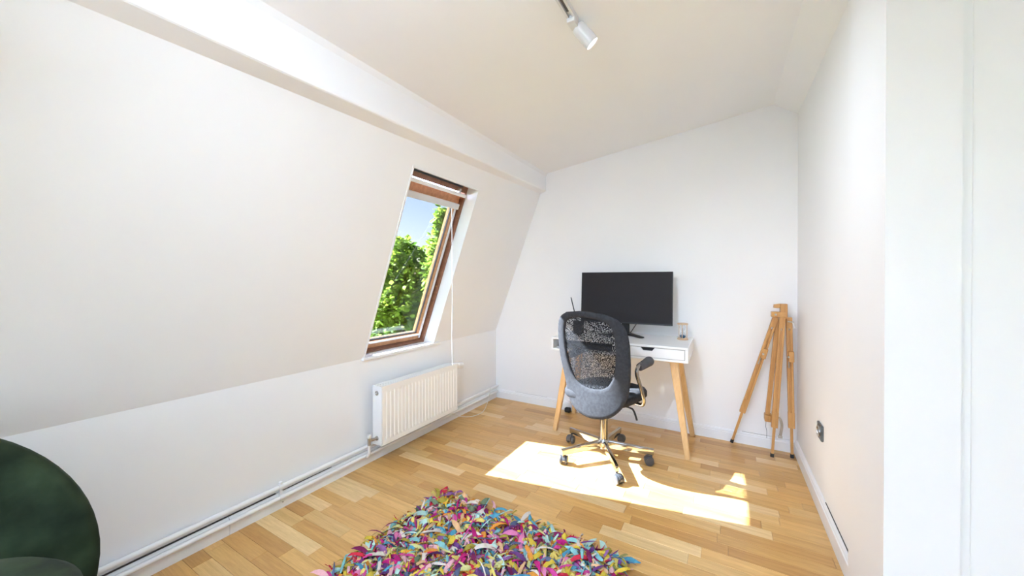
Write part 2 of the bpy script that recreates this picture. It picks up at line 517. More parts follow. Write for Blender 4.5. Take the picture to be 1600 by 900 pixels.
        lo = bpy.data.objects.new('window_portal', ld); COL.objects.link(lo)
        lo.location = ((a + b)/2, YR - 0.16, 1.15); lo.rotation_euler = (math.radians(90), 0, PI)
    # unseen slab added outside to keep the sun off the rear windows
    struct('wall_wing', add_box(NB(), (-2.75, -4.4, -7.0), (-2.35, YR - 0.16, 5.6)), M['wall'])
    # gently pitched ceiling, coved at the right wall
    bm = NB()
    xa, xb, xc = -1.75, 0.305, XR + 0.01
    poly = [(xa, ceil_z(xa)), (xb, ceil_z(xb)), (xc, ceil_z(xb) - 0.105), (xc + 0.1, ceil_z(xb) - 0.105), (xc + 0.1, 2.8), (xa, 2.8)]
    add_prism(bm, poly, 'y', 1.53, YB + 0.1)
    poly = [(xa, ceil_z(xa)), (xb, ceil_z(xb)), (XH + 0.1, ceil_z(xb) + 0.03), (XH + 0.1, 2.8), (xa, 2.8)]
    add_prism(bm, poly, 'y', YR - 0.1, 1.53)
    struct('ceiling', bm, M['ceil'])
    # boxed purlin between leaning wall and ceiling
    bm = NB()
    st = [(YR, 1.932), (YB + 0.02, 2.049)]
    sec = []
    for y, zb in st:
        sec.append([bm.verts.new(p) for p in ((-1.464, y, zb), (-1.464, y, 2.23), (-1.57, y, 2.23), (-1.57, y, zb - 0.035))])
    for A, B in zip(sec, sec[1:]):
        for k in range(4): bm.faces.new((A[k], A[(k+1) % 4], B[(k+1) % 4], B[k]))
    bm.faces.new(sec[0]); bm.faces.new(list(reversed(sec[-1])))
    bmesh.ops.recalc_face_normals(bm, faces=bm.faces)
    ed = [e for e in bm.edges if all(abs(v.co.x + 1.464) < 1e-4 and v.co.z < 2.1 for v in e.verts) and abs(e.verts[0].co.y - e.verts[1].co.y) > 0.1]
    bmesh.ops.bevel(bm, geom=ed, offset=0.008, segments=2, profile=0.5, affect='EDGES')
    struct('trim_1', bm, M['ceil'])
    # baseboards
    def board_profile(h, t): return [(0, 0), (t, 0), (t, h - 0.022), (t - 0.004, h - 0.018), (t - 0.004, h - 0.010), (t - 0.011, h), (0, h)]
    bl = thing('baseboard_left', None, None, (XL, 1.0, 0), kind='structure')
    pr = [(XL + a, b) for a, b in board_profile(0.082, 0.02)]
    obj('board', add_prism(NB(), pr, 'y', YR, 0.822), M['trim'], bl)
    obj('board', add_prism(NB(), pr, 'y', 0.8245, YB), M['trim'], bl)
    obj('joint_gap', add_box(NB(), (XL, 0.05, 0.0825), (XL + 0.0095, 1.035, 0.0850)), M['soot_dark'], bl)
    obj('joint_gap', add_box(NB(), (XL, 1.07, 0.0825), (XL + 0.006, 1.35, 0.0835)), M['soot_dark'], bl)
    pr = [(YB - a, b) for a, b in board_profile(0.085, 0.018)]
    bb = struct('baseboard_back', add_prism(NB(), pr, 'x', XL + 0.02, XR), M['trim'])
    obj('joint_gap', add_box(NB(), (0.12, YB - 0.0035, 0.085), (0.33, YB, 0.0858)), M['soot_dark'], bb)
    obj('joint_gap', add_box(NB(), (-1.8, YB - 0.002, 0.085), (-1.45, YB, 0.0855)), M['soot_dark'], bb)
    pr = [(XR - a, b) for a, b in board_profile(0.095, 0.018)]
    br = struct('baseboard_right', add_prism(NB(), pr, 'y', 1.886, YB - 0.018), M['trim'])
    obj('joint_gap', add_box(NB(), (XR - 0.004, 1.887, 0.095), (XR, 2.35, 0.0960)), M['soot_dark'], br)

build_structure()

# ------------------------------------------------------------------ roof window
def build_window():
    w = thing('window_1', None, None, SP(-0.036, (OY0 + OY1)/2, 0.1), kind='structure')
    A, B = OY0 - 0.05, OY1 + 0.05
    fi0, fi1 = OY0 + 0.018, OY1 - 0.018         # inner edge of the outer frame
    wd, wp = M['win_dark'], M['win_wood']
    obj('frame_stile', slope_box(NB(), -0.10, 1.30, A, fi0, 0.1, 0.215), wd, w)
    obj('frame_stile', slope_box(NB(), -0.10, 1.30, fi1, B, 0.1, 0.215), wd, w)
    obj('frame_rail', slope_box(NB(), 1.212, 1.30, fi0, fi1, 0.1, 0.215), wd, w)
    obj('frame_rail', slope_box(NB(), -0.12, -0.020, fi0, fi1, 0.105, 0.215), wd, w)
    obj('frame_gap', slope_box(NB(), 1.245, 1.262, fi0 + 0.01, fi1 - 0.05, 0.094, 0.1), M['gasket'], w)
    si0, si1 = fi0 + 0.003, fi1 - 0.003
    g0, g1 = 1.636, 2.190                       # clear glass edges
    s0, s1 = 0.030, 1.120
    obj('sash_stile', slope_box(NB(), -0.015, 1.185, si0, g0, 0.135, 0.2, 0.003), wp, w)
    obj('sash_stile', slope_box(NB(), -0.015, 1.185, g1, si1, 0.135, 0.2, 0.003), wp, w)
    obj('sash_rail', slope_box(NB(), s1, 1.185, g0, g1, 0.133, 0.2, 0.003), wp, w)
    obj('sash_rail', slope_box(NB(), -0.015, s0, g0, g1, 0.133, 0.2, 0.003), wp, w)
    bm = NB()
    slope_box(bm, s0, s0 + 0.006, g0, g1, 0.158, 0.172); slope_box(bm, s1 - 0.006, s1, g0, g1, 0.158, 0.172)
    slope_box(bm, s0, s1, g0, g0 + 0.005, 0.158, 0.172); slope_box(bm, s0, s1, g1 - 0.005, g1, 0.158, 0.172)
    obj('glazing_gasket', bm, M['gasket'], w)
    obj('pane', slope_box(NB(), s0 + 0.002, s1 - 0.002, g0 + 0.001, g1 - 0.001, 0.163, 0.167), M['pane'], w)
    # white ventilation bar on two metal brackets
    obj('ventilation_bar', slope_box(NB(), 1.178, 1.203, OY0 + 0.006, OY1 - 0.045, 0.062, 0.082, 0.004), M['white'], w)
    for y in (OY0 + 0.03, OY1 - 0.115):
        obj('bar_bracket', slope_box(NB(), 1.195, 1.235, y, y + 0.02, 0.078, 0.11, 0.003), M['steel'], w)
    obj('frame_bolt', add_lathe(NB(), [(0, 0), (0.006, 0), (0.006, 0.006), (0, 0.008)], axis_matrix(SP(0.45, fi1, 0.118), (0, -1, 0)), 10), M['brass'], w, True)
    # sill board
    obj('window_sill', add_box(NB(), (XL - 0.125, OY0 + 0.001, KZ), (XL + 0.002, OY1 - 0.001, KZ + 0.006)), M['trim'], w)
    obj('sill_nosing', add_box(NB(), (XL - 0.004, OY0 - 0.02, KZ - 0.012), (XL + 0.018, OY1 + 0.055, KZ + 0.007), None, 0.003), M['trim'], w)
    # plaster edge bead round the opening
    bm = NB()
    slope_box(bm, OS1 - 0.004, OS1 + 0.012, OY0 - 0.012, OY1 + 0.012, -0.004, 0.09, 0.002)
    slope_box(bm, 0.0, OS1, OY1 - 0.003, OY1 + 0.010, -0.003, 0.1, 0.002)
    slope_box(bm, 0.0, OS1, OY0 - 0.010, OY0 + 0.003, -0.003, 0.1, 0.002)
    obj('reveal_lining', bm, M['trim'], w)
    # roller blind: cassette, rails and its pull cord
    b = thing('roller_blind', 'pale grey rolled-up blind with side rails and cord on the roof window', 'blind', SP(1.07, (g0 + g1)/2, 0.13))
    obj('cassette', slope_box(NB(), 1.078, 1.122, g0 - 0.004, g1 + 0.012, 0.098, 0.131, 0.006), M['rail_grey'], b)
    obj('side_rail', slope_box(NB(), 0.0, 1.078, g1 + 0.004, g1 + 0.018, 0.122, 0.134, 0.002), M['rail_grey'], b)
    obj('side_rail', slope_box(NB(), 0.0, 1.078, g0 - 0.018, g0 - 0.004, 0.122, 0.134, 0.002), M['rail_grey'], b)
    obj('bottom_rail', slope_box(NB(), 0.024, 0.036, g0, g1, 0.120, 0.132, 0.003), M['rail_grey'], b)
    p = SP(1.075, 2.140, 0.112)
    pts = [p, (p.x + 0.003, p.y, p.z - 0.2), (p.x + 0.0, p.y + 0.004, p.z - 0.45), (p.x + 0.004, p.y + 0.002, p.z - 0.7), (p.x + 0.001, p.y - 0.001, p.z - 0.95), (p.x + 0.004, p.y + 0.003, p.z - 1.17)]
    obj('pull_cord', add_tube(NB(), pts, 0.0022, 6), M['white'], b, True)
    ld = bpy.data.lights.new('roof_window_portal', 'AREA'); ld.shape = 'RECTANGLE'; ld.size = 0.66; ld.size_y = 1.25
    ld.cycles.is_portal = True
    lo = bpy.data.objects.new('roof_window_portal', ld); COL.objects.link(lo)
    lo.location = SP(0.6, 1.915, 0.24)
    lo.rotation_euler = Vector((CS, 0, -SS)).to_track_quat('-Z', 'X').to_euler()
build_window()

# ------------------------------------------------------------------ radiator and pipes
def build_radiator():
    y0, y1, z0, z1 = 1.615, 2.395, 0.130, 0.513
    xb, xf = -1.985, -1.900
    r = thing('radiator', 'white ribbed panel radiator mounted under the roof window', 'radiator', (-1.95, (y0 + y1)/2, z0))
    # front panel with pressed vertical flutes
    bm = NB()
    n = 23; p = (y1 - y0 - 0.03)/n
    prof = [(y0 + 0.002, xf - 0.012), (y0 + 0.006, xf), (y0 + 0.015, xf)]
    for i in range(n):
        a = y0 + 0.015 + i*p
        prof += [(a + p*0.30, xf), (a + p*0.42, xf - 0.0038), (a + p*0.78, xf - 0.0038), (a + p*0.90, xf)]
    prof += [(y1 - 0.006, xf), (y1 - 0.002, xf - 0.012)]
    zs = [z0, z0 + 0.03, z0 + 0.045, z1 - 0.05, z1 - 0.035, z1 - 0.006]
    grid = []
    for k, z in enumerate(zs):
        row = []
        for y, x in prof:
            xx = x if k in (2, 3) else (xf if x > xf - 0.010 else x)
            row.append(bm.verts.new((xx, y, z)))
        grid.append(row)
    for A, B in zip(grid, grid[1:]):
        for i in range(len(prof) - 1): bm.faces.new((A[i], A[i+1], B[i+1], B[i]))
    obj('front_panel', bm, M['radiator'], r)
    box_obj('rear_panel', (xb, y0 + 0.004, z0 + 0.004), (xb + 0.014, y1 - 0.004, z1 - 0.006), M['radiator'], r, 0.003)
    bm = NB()
    for i in range(30):
        yy = y0 + 0.02 + i*(y1 - y0 - 0.04)/29
        add_box(bm, (xb + 0.016, yy - 0.001, z0 + 0.02), (xf - 0.014, yy + 0.001, z1 - 0.025))
    obj('convector_fins', bm, M['radiator'], r)
    for y in (y0, y1 - 0.003):
        box_obj('side_cover', (xb, y, z0), (xf - 0.002, y + 0.003, z1 - 0.002), M['radiator'], r, 0.0012)
    # top grille: rims and slats
    bm = NB()
    add_box(bm, (xb, y0, z1 - 0.006), (xb + 0.014, y1, z1), None, 0.0015); add_box(bm, (xf - 0.016, y0, z1 - 0.006), (xf, y1, z1), None, 0.0015)
    g = obj('top_grille', bm, M['radiator'], r)
    nb = 40; me = None
    for i in range(nb):
        yy = y0 + 0.012 + i*(y1 - y0 - 0.024)/(nb - 1)
        if me is None:
            o = box_obj('grille_slat', (xb + 0.013, yy - 0.005, z1 - 0.005), (xf - 0.015, yy + 0.005, z1 - 0.001), M['radiator'], g)
            me = o; base = yy
        else:
            o = me.copy(); COL.objects.link(o); o.parent = g; o.location = (0, yy - base, 0)
    for z in (z1 - 0.045, z0 + 0.045):
        pl = obj('end_plug', add_lathe(NB(), [(0, 0), (0.014, 0), (0.014, 0.006), (0.010, 0.008), (0.010, 0.003), (0, 0.003)], axis_matrix((-1.943, y0, z), (0, -1, 0)), 20), M['steel'], r, True)
        obj('bleed_screw', add_lathe(NB(), [(0, 0), (0.005, 0), (0.005, 0.009), (0, 0.009)], axis_matrix((-1.943, y0 - 0.001, z), (0, -1, 0)), 12), M['rail_grey'], r, True)
    # lockshield valve with riser at the lower near corner
    bm = NB()
    add_tube(bm, [(-1.943, y0, z0 + 0.045), (-1.955, y0 - 0.045, z0 + 0.045)], 0.009, 10)
    add_lathe(bm, [(0, -0.03), (0.011, -0.03), (0.011, 0.012), (0.013, 0.014), (0.013, 0.022), (0, 0.024)], Matrix.Translation((-1.957, y0 - 0.05, z0 + 0.045)), 14)
    obj('lockshield_valve', bm, M['steel'], r, True)
    obj('valve_cap', add_lathe(NB(), [(0, 0), (0.0135, 0), (0.0135, 0.02), (0.010, 0.024), (0, 0.024)], Matrix.Translation((-1.957, y0 - 0.05, z0 + 0.062)), 14), M['cable'], r, True)
    obj('riser_pipe', add_tube(NB(), [(-1.957, y0 - 0.05, z0 + 0.02), (-1.957, y0 - 0.05, 0.095), (-1.975, y0 - 0.05, 0.066)], 0.0095, 10), M['white'], r, True)
    # thermostat head at the upper far corner
    bm = NB()
    add_tube(bm, [(-1.943, y1 - 0.003, z1 - 0.03), (-1.943, y1 + 0.03, z1 - 0.03)], 0.010, 12)
    add_tube(bm, [(-1.943, y1 + 0.02, z1 - 0.03), (-1.965, y1 + 0.022, z1 - 0.03), (-1.985, y1 + 0.024, z1 - 0.06)], 0.008, 10)
    obj('valve_body', bm, M['rail_grey'], r, True)
    obj('thermostat_head', add_lathe(NB(), [(0, 0), (0.015, 0), (0.017, 0.012), (0.026, 0.022), (0.027, 0.066), (0.022, 0.080), (0, 0.082)], axis_matrix((-1.943, y1 + 0.026, z1 - 0.03), (0.1, 1, -0.1)), 20), M['white'], r, True)
    for y in (y0 + 0.12, y1 - 0.12):
        box_obj('wall_bracket', (XL, y, z0 + 0.05), (xb, y + 0.03, z1 - 0.03), M['radiator'], r)

    up = thing('heating_pipe', 'upper white heating pipe running above the left baseboard', 'pipe', (-2.006, 1.0, 0.105), 'heating pipes')
    obj('pipe', add_tube(NB(), [(-2.006, YR, 0.118), (-2.006, YB - 0.002, 0.118)], 0.0115, 14), M['white'], up, True)
    lo = thing('heating_pipe', 'lower white heating pipe running in front of the left baseboard', 'pipe', (-1.997, 1.0, 0.05), 'heating pipes')
    obj('pipe', add_tube(NB(), [(-1.996, YR, 0.066), (-1.996, YB - 0.02, 0.066)], 0.0105, 14), M['white'], lo, True)
    c = thing('pipe_clip', 'small white clip holding both heating pipes to the left wall', 'clip', (-2.005, 1.05, 0.04))
    for xx, zz, rr in ((-2.006, 0.118, 0.0145), (-1.996, 0.066, 0.0135)):
        obj('ring', add_tube(NB(), [(xx, 1.040, zz), (xx, 1.060, zz)], rr, 14), M['white'], c, True)
    box_obj('strap', (-2.012, 1.043, 0.05), (-1.998, 1.057, 0.145), M['white'], c, 0.002)
    obj('screw', add_lathe(NB(), [(0, 0), (0.004, 0), (0.003, 0.003), (0, 0.004)], axis_matrix((-1.984, 1.05, 0.046), (1, 0, -0.2)), 8), M['steel'], c, True)

    cb = thing('cable', 'thin white cable trailing from the radiator over the floor to the corner', 'cable', (-1.9, 2.7, 0))
    pts = [(-1.93, 2.36, 0.10), (-1.92, 2.45, 0.05), (-1.90, 2.58, 0.012), (-1.885, 2.70, 0.004), (-1.91, 2.80, 0.004), (-1.955, 2.90, 0.01), (-1.978, 2.97, 0.04), (-1.982, 3.0, 0.10), (-1.99, 3.02, 0.14)]
    obj('cord', add_tube(NB(), smooth_path(pts, 6), 0.0028, 6), M['cable'], cb, True)

def smooth_path(pts, n):
    P = [Vector(p) for p in pts]; out = []
    for i in range(len(P) - 1):
        p0 = P[max(i-1, 0)]; p1 = P[i]; p2 = P[i+1]; p3 = P[min(i+2, len(P)-1)]
        for k in range(n):
            t = k/n
            out.append(0.5*((2*p1) + (-p0 + p2)*t + (2*p0 - 5*p1 + 4*p2 - p3)*t*t + (-p0 + 3*p1 - 3*p2 + p3)*t**3))
    out.append(P[-1]); return out
build_radiator()

# ------------------------------------------------------------------ desk
DZ = 0.757
def build_desk():
    x0, x1, y0, y1 = -1.168, -0.198, 2.635, 3.155
    zt, zb = DZ, 0.655
    d = thing('desk', 'white desk with one drawer, an open compartment and slanted wooden legs', 'desk', ((x0 + x1)/2, (y0 + y1)/2, 0))
    wm = M['desk_white']; t = 0.018
    box_obj('desktop', (x0, y0, zt - 0.016), (x1, y1, zt), wm, d, 0.003)
    box_obj('bottom_panel', (x0, y0, zb), (x1, y1, zb + 0.016), wm, d, 0.002)
    box_obj('side_panel', (x0, y0, zb + 0.016), (x0 + t, y1, zt - 0.016), wm, d)
    box_obj('side_panel', (x1 - t, y0, zb + 0.016), (x1, y1, zt - 0.016), wm, d)
    xd = -0.69
    box_obj('divider', (xd, y0 + 0.001, zb + 0.016), (xd + t, y1, zt - 0.016), wm, d)
    box_obj('back_panel', (x0 + t, y1 - 0.012, zb + 0.016), (x1 - t, y1, zt - 0.016), wm, d)
    box_obj('drawer_cavity', (xd + t, y0 + 0.022, zb + 0.017), (x1 - t, y1 - 0.013, zt - 0.017), M['desk_dark'], d)
    # drawer front with a trapezoid finger notch in its top edge
    a, b = xd + t + 0.003, x1 - t - 0.003
    z0, z1 = zb + 0.019, zt - 0.019
    h0, h1 = -0.497, -0.404
    poly = [(a, z0), (b, z0), (b, z1), (h1, z1), (h1 - 0.016, z1 - 0.021), (h0 + 0.018, z1 - 0.021), (h0, z1), (a, z1)]
    dr = obj('drawer', add_prism(NB(), poly, 'y', y0 + 0.001, y0 + 0.018), wm, d)
    obj('finger_notch', add_prism(NB(), [(h0 + 0.002, z1 - 0.001), (h1 - 0.002, z1 - 0.001), (h1 - 0.017, z1 - 0.0205), (h0 + 0.019, z1 - 0.0205)], 'y', y0 + 0.012, y0 + 0.021), M['desk_dark'], dr)
    # legs
    bw = M['beech']
    for fx, tx in ((-0.203, -0.300), (-1.165, -1.068)):
        for fy, ty in ((2.706, 2.775), (3.135, 3.035)):
            bm = NB(); add_bar(bm, (fx, fy, 0.0), (tx, ty, zb), 0.032, 0.032, 0.052, 0.052, (0, 1, 0), 0.004)
            obj('leg', bm, bw, d)
        box_obj('leg_rail', (tx - 0.02, 2.77, zb - 0.034), (tx + 0.02, 3.04, zb), bw, d, 0.003)
        s = -1 if tx > -0.7 else 1
        bm = NB(); add_hexa(bm, [(tx, 2.765, zb - 0.036), (tx, 2.785, zb - 0.036), (tx, 2.785, zb), (tx, 2.765, zb),
                                 (tx + s*0.14, 2.765, zb - 0.012), (tx + s*0.14, 2.785, zb - 0.012), (tx + s*0.14, 2.785, zb), (tx + s*0.14, 2.765, zb)])
        obj('leg_bracket', bm, bw, d)
    # things on and in the desk
    m = thing('monitor', 'large black flat monitor standing on the white desk', 'monitor', (-0.69, 3.0, DZ))
    tilt = Matrix.Translation((-0.685, 2.985, 1.06)) @ Matrix.Rotation(math.radians(1.5), 4, 'Z') @ Matrix.Rotation(math.radians(-4), 4, 'X')
    obj('screen_bezel', add_box(NB(), (-0.356, 0, -0.206), (0.356, 0.016, 0.206), tilt, 0.003), M['monitor'], m)
    obj('screen', add_box(NB(), (-0.351, -0.0012, -0.194), (0.351, 0.001, 0.202), tilt), M['screen'], m)
    obj('rear_housing', add_box(NB(), (-0.22, 0.015, -0.17), (0.22, 0.05, 0.12), tilt, 0.012), M['monitor'], m)
    obj('stand_neck', add_bar(NB(), (-0.685, 3.03, DZ + 0.01), (-0.685, 3.02, 1.04), 0.06, 0.02, bevel=0.004, up=(0, 1, 0)), M['monitor'], m)
    bm = NB()
    for sx in (-1, 1):
        add_bar(bm, (-0.685, 3.05, DZ + 0.011), (-0.685 + sx*0.15, 2.90, DZ + 0.007), 0.05, 0.018, 0.045, 0.010, bevel=0.004)
    obj('stand_foot', bm, M['monitor'], m)
    obj('monitor_cord', add_tube(NB(), smooth_path([(-0.62, 3.04, 0.93), (-0.60, 3.06, 0.87), (-0.64, 3.09, 0.80), (-0.67, 3.12, DZ + 0.004)], 6), 0.0035, 6), M['black'], m, True)

    h = thing('hourglass', 'small wooden hourglass with blue sand on the right end of the desk', 'hourglass', (-0.262, 3.0, DZ))
    hx, hy = -0.262, 3.0
    T = Matrix.Translation((hx, hy, 0))
    for z in (DZ, DZ + 0.112):
        obj('end_disc', add_lathe(NB(), [(0, 0), (0.036, 0), (0.038, 0.003), (0.038, 0.008), (0.034, 0.011), (0, 0.011)], Matrix.Translation((hx, hy, z)), 24), M['pale_wood'], h, True)
    for k in range(3):
        a = k*2*PI/3 + 0.5
        px, py = hx + 0.031*math.cos(a), hy + 0.031*math.sin(a)
        obj('post', add_tube(NB(), [(px, py, DZ + 0.010), (px, py, DZ + 0.113)], 0.0028, 8), M['pale_wood'], h, True)
    zc = DZ + 0.0615
    prof = []
    for i in range(-12, 13):
        u = i/12
        rr = 0.003 + 0.019*(math.sin(min(1, abs(u)*1.05)*PI*0.78)**0.8 if abs(u) > 0.02 else 0)
        prof.append((rr if abs(u) < 0.999 else 0.0001, zc + u*0.050))
    obj('glass_bulbs', add_lathe(NB(), prof, T, 20), M['clear'], h, True)
    obj('sand', add_lathe(NB(), [(0, DZ + 0.0125), (0.012, DZ + 0.013), (0.019, DZ + 0.022), (0.0195, DZ + 0.03), (0.014, DZ + 0.034), (0.0, DZ + 0.036)], T, 18), M['sand'], h, True)
    obj('sand_stream', add_tube(NB(), [(hx, hy, DZ + 0.034), (hx, hy, DZ + 0.085)], 0.0016, 6), M['sand'], h, True)

    c = thing('pen_holder', 'black square pen holder on the left end of the desk', 'pen holder', (-1.045, 2.92, DZ))
    cx, cy = -1.045, 2.92
    for a, b in (((-0.035, -0.035), (0.035, -0.030)), ((-0.035, 0.030), (0.035, 0.035)), ((-0.035, -0.030), (-0.030, 0.030)), ((0.030, -0.030), (0.035, 0.030))):
        box_obj('side', (cx + a[0], cy + a[1], DZ + 0.003), (cx + b[0], cy + b[1], DZ + 0.10), M['black'], c, 0.001)
    box_obj('bottom', (cx - 0.035, cy - 0.035, DZ), (cx + 0.035, cy + 0.035, DZ + 0.004), M['black'], c, 0.001)
    for k, (p, q) in enumerate((((cx + 0.004, cy, DZ + 0.012), (cx - 0.078, cy + 0.028, DZ + 0.30)), ((cx + 0.016, cy - 0.016, DZ + 0.012), (cx - 0.062, cy - 0.004, DZ + 0.285)))):
        o = thing('brush', ('longer' if k == 0 else 'shorter') + ' slim black brush leaning out of the pen holder', 'brush', p)
        p, q = Vector(p), Vector(q); e = p + (q - p)*0.9
        obj('handle', add_tube(NB(), [p, e], 0.004, 8, radii=[0.0035, 0.0045]), M['black'], o, True)
        obj('tip', add_tube(NB(), [e, e + (q - e)*0.5, q], 0.005, 8, radii=[0.005, 0.0055, 0.002]), M['castor'], o, True)

    l = thing('laptop', 'closed black laptop lying in the open desk compartment', 'laptop', (-0.90, 2.87, 0.672))
    box_obj('base', (-1.08, 2.70, 0.6715), (-0.72, 2.96, 0.690), M['black'], l, 0.004)
    box_obj('lid', (-1.08, 2.70, 0.691), (-0.72, 2.96, 0.700), M['monitor'], l, 0.003)
    b2 = thing('keyboard', 'black keyboard laid on the laptop in the desk compartment', 'keyboard', (-0.90, 2.84, 0.7005))
    box_obj('base', (-1.06, 2.71, 0.7005), (-0.715, 2.86, 0.716), M['black'], b2, 0.003)
    bm = NB()
    for r in range(4):
        for k in range(13):
            add_box(bm, (-1.05 + k*0.0252, 2.72 + r*0.034, 0.716), (-1.05 + k*0.0252 + 0.021, 2.72 + r*0.034 + 0.028, 0.720))
    ko = obj('keys', bm, M['castor'], b2); ko['kind'] = 'stuff'

    ad = thing('power_adapter', 'small black power plug on the floor by the rear desk leg', 'power adapter', (-1.222, 3.135, 0))
    obj('housing', add_box(NB(), (-1.25, 3.11, 0.0), (-1.195, 3.155, 0.042), None, 0.012, 3), M['black'], ad, True)
build_desk()

# ------------------------------------------------------------------ office chair
def build_office_chair():
    c = thing('office_chair', 'dark office chair with oval mesh back and chrome star base', 'office chair', (-0.696, 2.445, 0))
    th = math.radians(-16)
    c.rotation_euler = (0, 0, th)
    def lobj(name, bm, m, parent=c, smooth=True):
        return obj(name, bm, m, parent, smooth, local=True)
    # star base
    lobj('base_hub', add_lathe(NB(), [(0, 0.070), (0.030, 0.070), (0.036, 0.085), (0.036, 0.125), (0.030, 0.134), (0, 0.134)], None, 24), M['chrome'])
    for k in range(5):
        a = math.radians(12 + 72*k) - th
        dx, dy = math.cos(a), math.sin(a)
        bm = NB(); add_bar(bm, (dx*0.022, dy*0.022, 0.100), (dx*0.315, dy*0.315, 0.086), 0.026, 0.052, 0.020, 0.040, bevel=0.003)
        lobj('base_leg', bm, M['chrome'])
        # caster
        yaw = math.radians((40, 200, 100, 300, 160)[k])
        cx, cy = dx*0.300, dy*0.300
        bm = NB()
        add_tube(bm, [(cx, cy, 0.05), (cx, cy, 0.070)], 0.007, 10)
        R = Matrix.Translation((cx, cy, 0.0)) @ Matrix.Rotation(yaw, 4, 'Z')
        seg = [(-0.016 + 0.030*math.cos(t), 0.030 + 0.031*math.sin(t)) for t in [math.radians(d) for d in range(0, 181, 20)]]
        poly = seg + [(-0.046, 0.026), (-0.030, 0.026), (-0.010, 0.03)]
        tmp = NB(); add_prism(tmp, poly, 'y', -0.010, 0.010); merge(bm, tmp, R)
        cas = lobj('caster', bm, M['castor'])
        for s in (-1, 1):
            W = R @ Matrix.Translation((-0.016, s*0.018, 0.028)) @ Matrix.Rotation(PI/2, 4, 'X')
            wl_ = NB(); add_lathe(wl_, [(0, -0.010), (0.016, -0.010), (0.025, -0.008), (0.028, -0.004), (0.028, 0.004), (0.025, 0.008), (0.016, 0.010), (0, 0.010)], W, 22)
            lobj('wheel', wl_, M['castor'], cas)
    lobj('gas_column', add_lathe(NB(), [(0, 0.13), (0.025, 0.13), (0.025, 0.30), (0.018, 0.302), (0.018, 0.395), (0, 0.395)], None, 22), M['dark_chrome'])
    # seat: rounded cushion
    def cushion(z0, z1, a, b, yc, n=40, dip=0.01):
        bm = NB(); rings = []
        for (f, z) in ((0.0, z0), (0.80, z0), (0.95, z0 + 0.008), (1.0, z0 + 0.3*(z1 - z0)), (1.0, z0 + 0.65*(z1 - z0)), (0.96, z1 - 0.008), (0.85, z1), (0.5, z1 - dip*0.7), (0.0, z1 - dip)):
            if f == 0.0: rings.append([bm.verts.new((0, yc, z))]); continue
            rg = []
            for k in range(n):
                t = 2*PI*k/n; cs, sn = math.cos(t), math.sin(t); e = 0.55
                rg.append(bm.verts.new((f*a*math.copysign(abs(cs)**e, cs), yc + f*b*math.copysign(abs(sn)**e, sn), z)))
            rings.append(rg)
        for A, B in zip(rings, rings[1:]):
            for k in range(n):
                k2 = (k+1) % n
                if len(A) == 1: bm.faces.new((A[0], B[k2], B[k]))
                elif len(B) == 1: bm.faces.new((A[k], A[k2], B[0]))
                else: bm.faces.new((A[k], A[k2], B[k2], B[k]))
        return bm
    lobj('seat', cushion(0.412, 0.482, 0.235, 0.235, 0.02), M['fabric'], smooth='all')
    lobj('seat_mechanism', add_box(NB(), (-0.09, -0.16, 0.385), (0.09, 0.10, 0.415), None, 0.01), M['black'])
    lobj('tilt_lever', add_tube(NB(), smooth_path([(0.05, -0.02, 0.400), (0.20, -0.03, 0.398), (0.235, -0.035, 0.385), (0.258, -0.04, 0.335)], 5), 0.006, 8), M['black'])
    # backrest surface
    prof = [(0.0, 0.02), (0.02, 0.085), (0.06, 0.128), (0.13, 0.165), (0.25, 0.195), (0.40, 0.212), (0.55, 0.221), (0.70, 0.223), (0.80, 0.218), (0.88, 0.204), (0.94, 0.175), (0.98, 0.125), (1.0, 0.03)]
    Z0, HT = 0.338, 0.672
    def hw(t):
        for (a, b), (p, q) in zip(prof, prof[1:]):
            if a <= t <= p: return b + (q - b)*(t - a)/(p - a)
        return 0.0
    prof = [(t, w*1.17) for t, w in prof]
    outer = [(-hw(t), t) for t, _ in reversed(prof)] + [(w, t) for t, w in prof]
    iprof = [(0.272, 0.02), (0.285, 0.065), (0.32, 0.100), (0.40, 0.130), (0.52, 0.149), (0.66, 0.158), (0.78, 0.157), (0.86, 0.146), (0.905, 0.122), (0.93, 0.08), (0.942, 0.02)]
    iprof = [(t, w*1.17) for t, w in iprof]
    inner = [(-w, t) for t, w in reversed(iprof)] + [(w, t) for t, w in iprof]
    def resample(P, n):
        P = [Vector((x, t*HT)) for x, t in P]; P.append(P[0])
        L = [0]
        for a, b in zip(P, P[1:]): L.append(L[-1] + (b - a).length)
        out = []; j = 0
        for i in range(n):
            s = L[-1]*i/n
            while L[j+1] < s: j += 1
            f = (s - L[j])/(L[j+1] - L[j]); out.append(P[j].lerp(P[j+1], f))
        return out
    NS = 72
    O = resample(outer, NS); I = resample(inner, NS)
    def yback(x, z):
        t = z/HT
        lean = -0.225 - 0.025*math.sin(t*PI) * 0 - 0.085*max(0, t - 0.25)
        lumbar = 0.018*math.exp(-((t - 0.28)/0.2)**2)
        wrap = 0.055*(abs(x)/0.25)**2
        return lean + lumbar + wrap
    def S(x, z, off): return Vector((x + 0.038, yback(x, z) + off, Z0 + z))
    bm = NB(); rings = []
    for f, off in ((0.0, 0.0), (0.04, -0.009), (0.14, -0.012), (0.5, -0.012), (0.86, -0.012), (0.96, -0.008), (1.0, 0.0), (0.96, 0.009), (0.8, 0.014), (0.5, 0.015), (0.14, 0.014), (0.04, 0.009)):
        rings.append([bm.verts.new(S(*(O[k].lerp(I[k], f)), off)) for k in range(NS)])
    rings.append(rings[0])
    for A, B in zip(rings, rings[1:]):
        for k in range(NS): bm.faces.new((A[k], A[(k+1) % NS], B[(k+1) % NS], B[k]))
    lobj('backrest_frame', bm, M['fabric'], smooth='all')
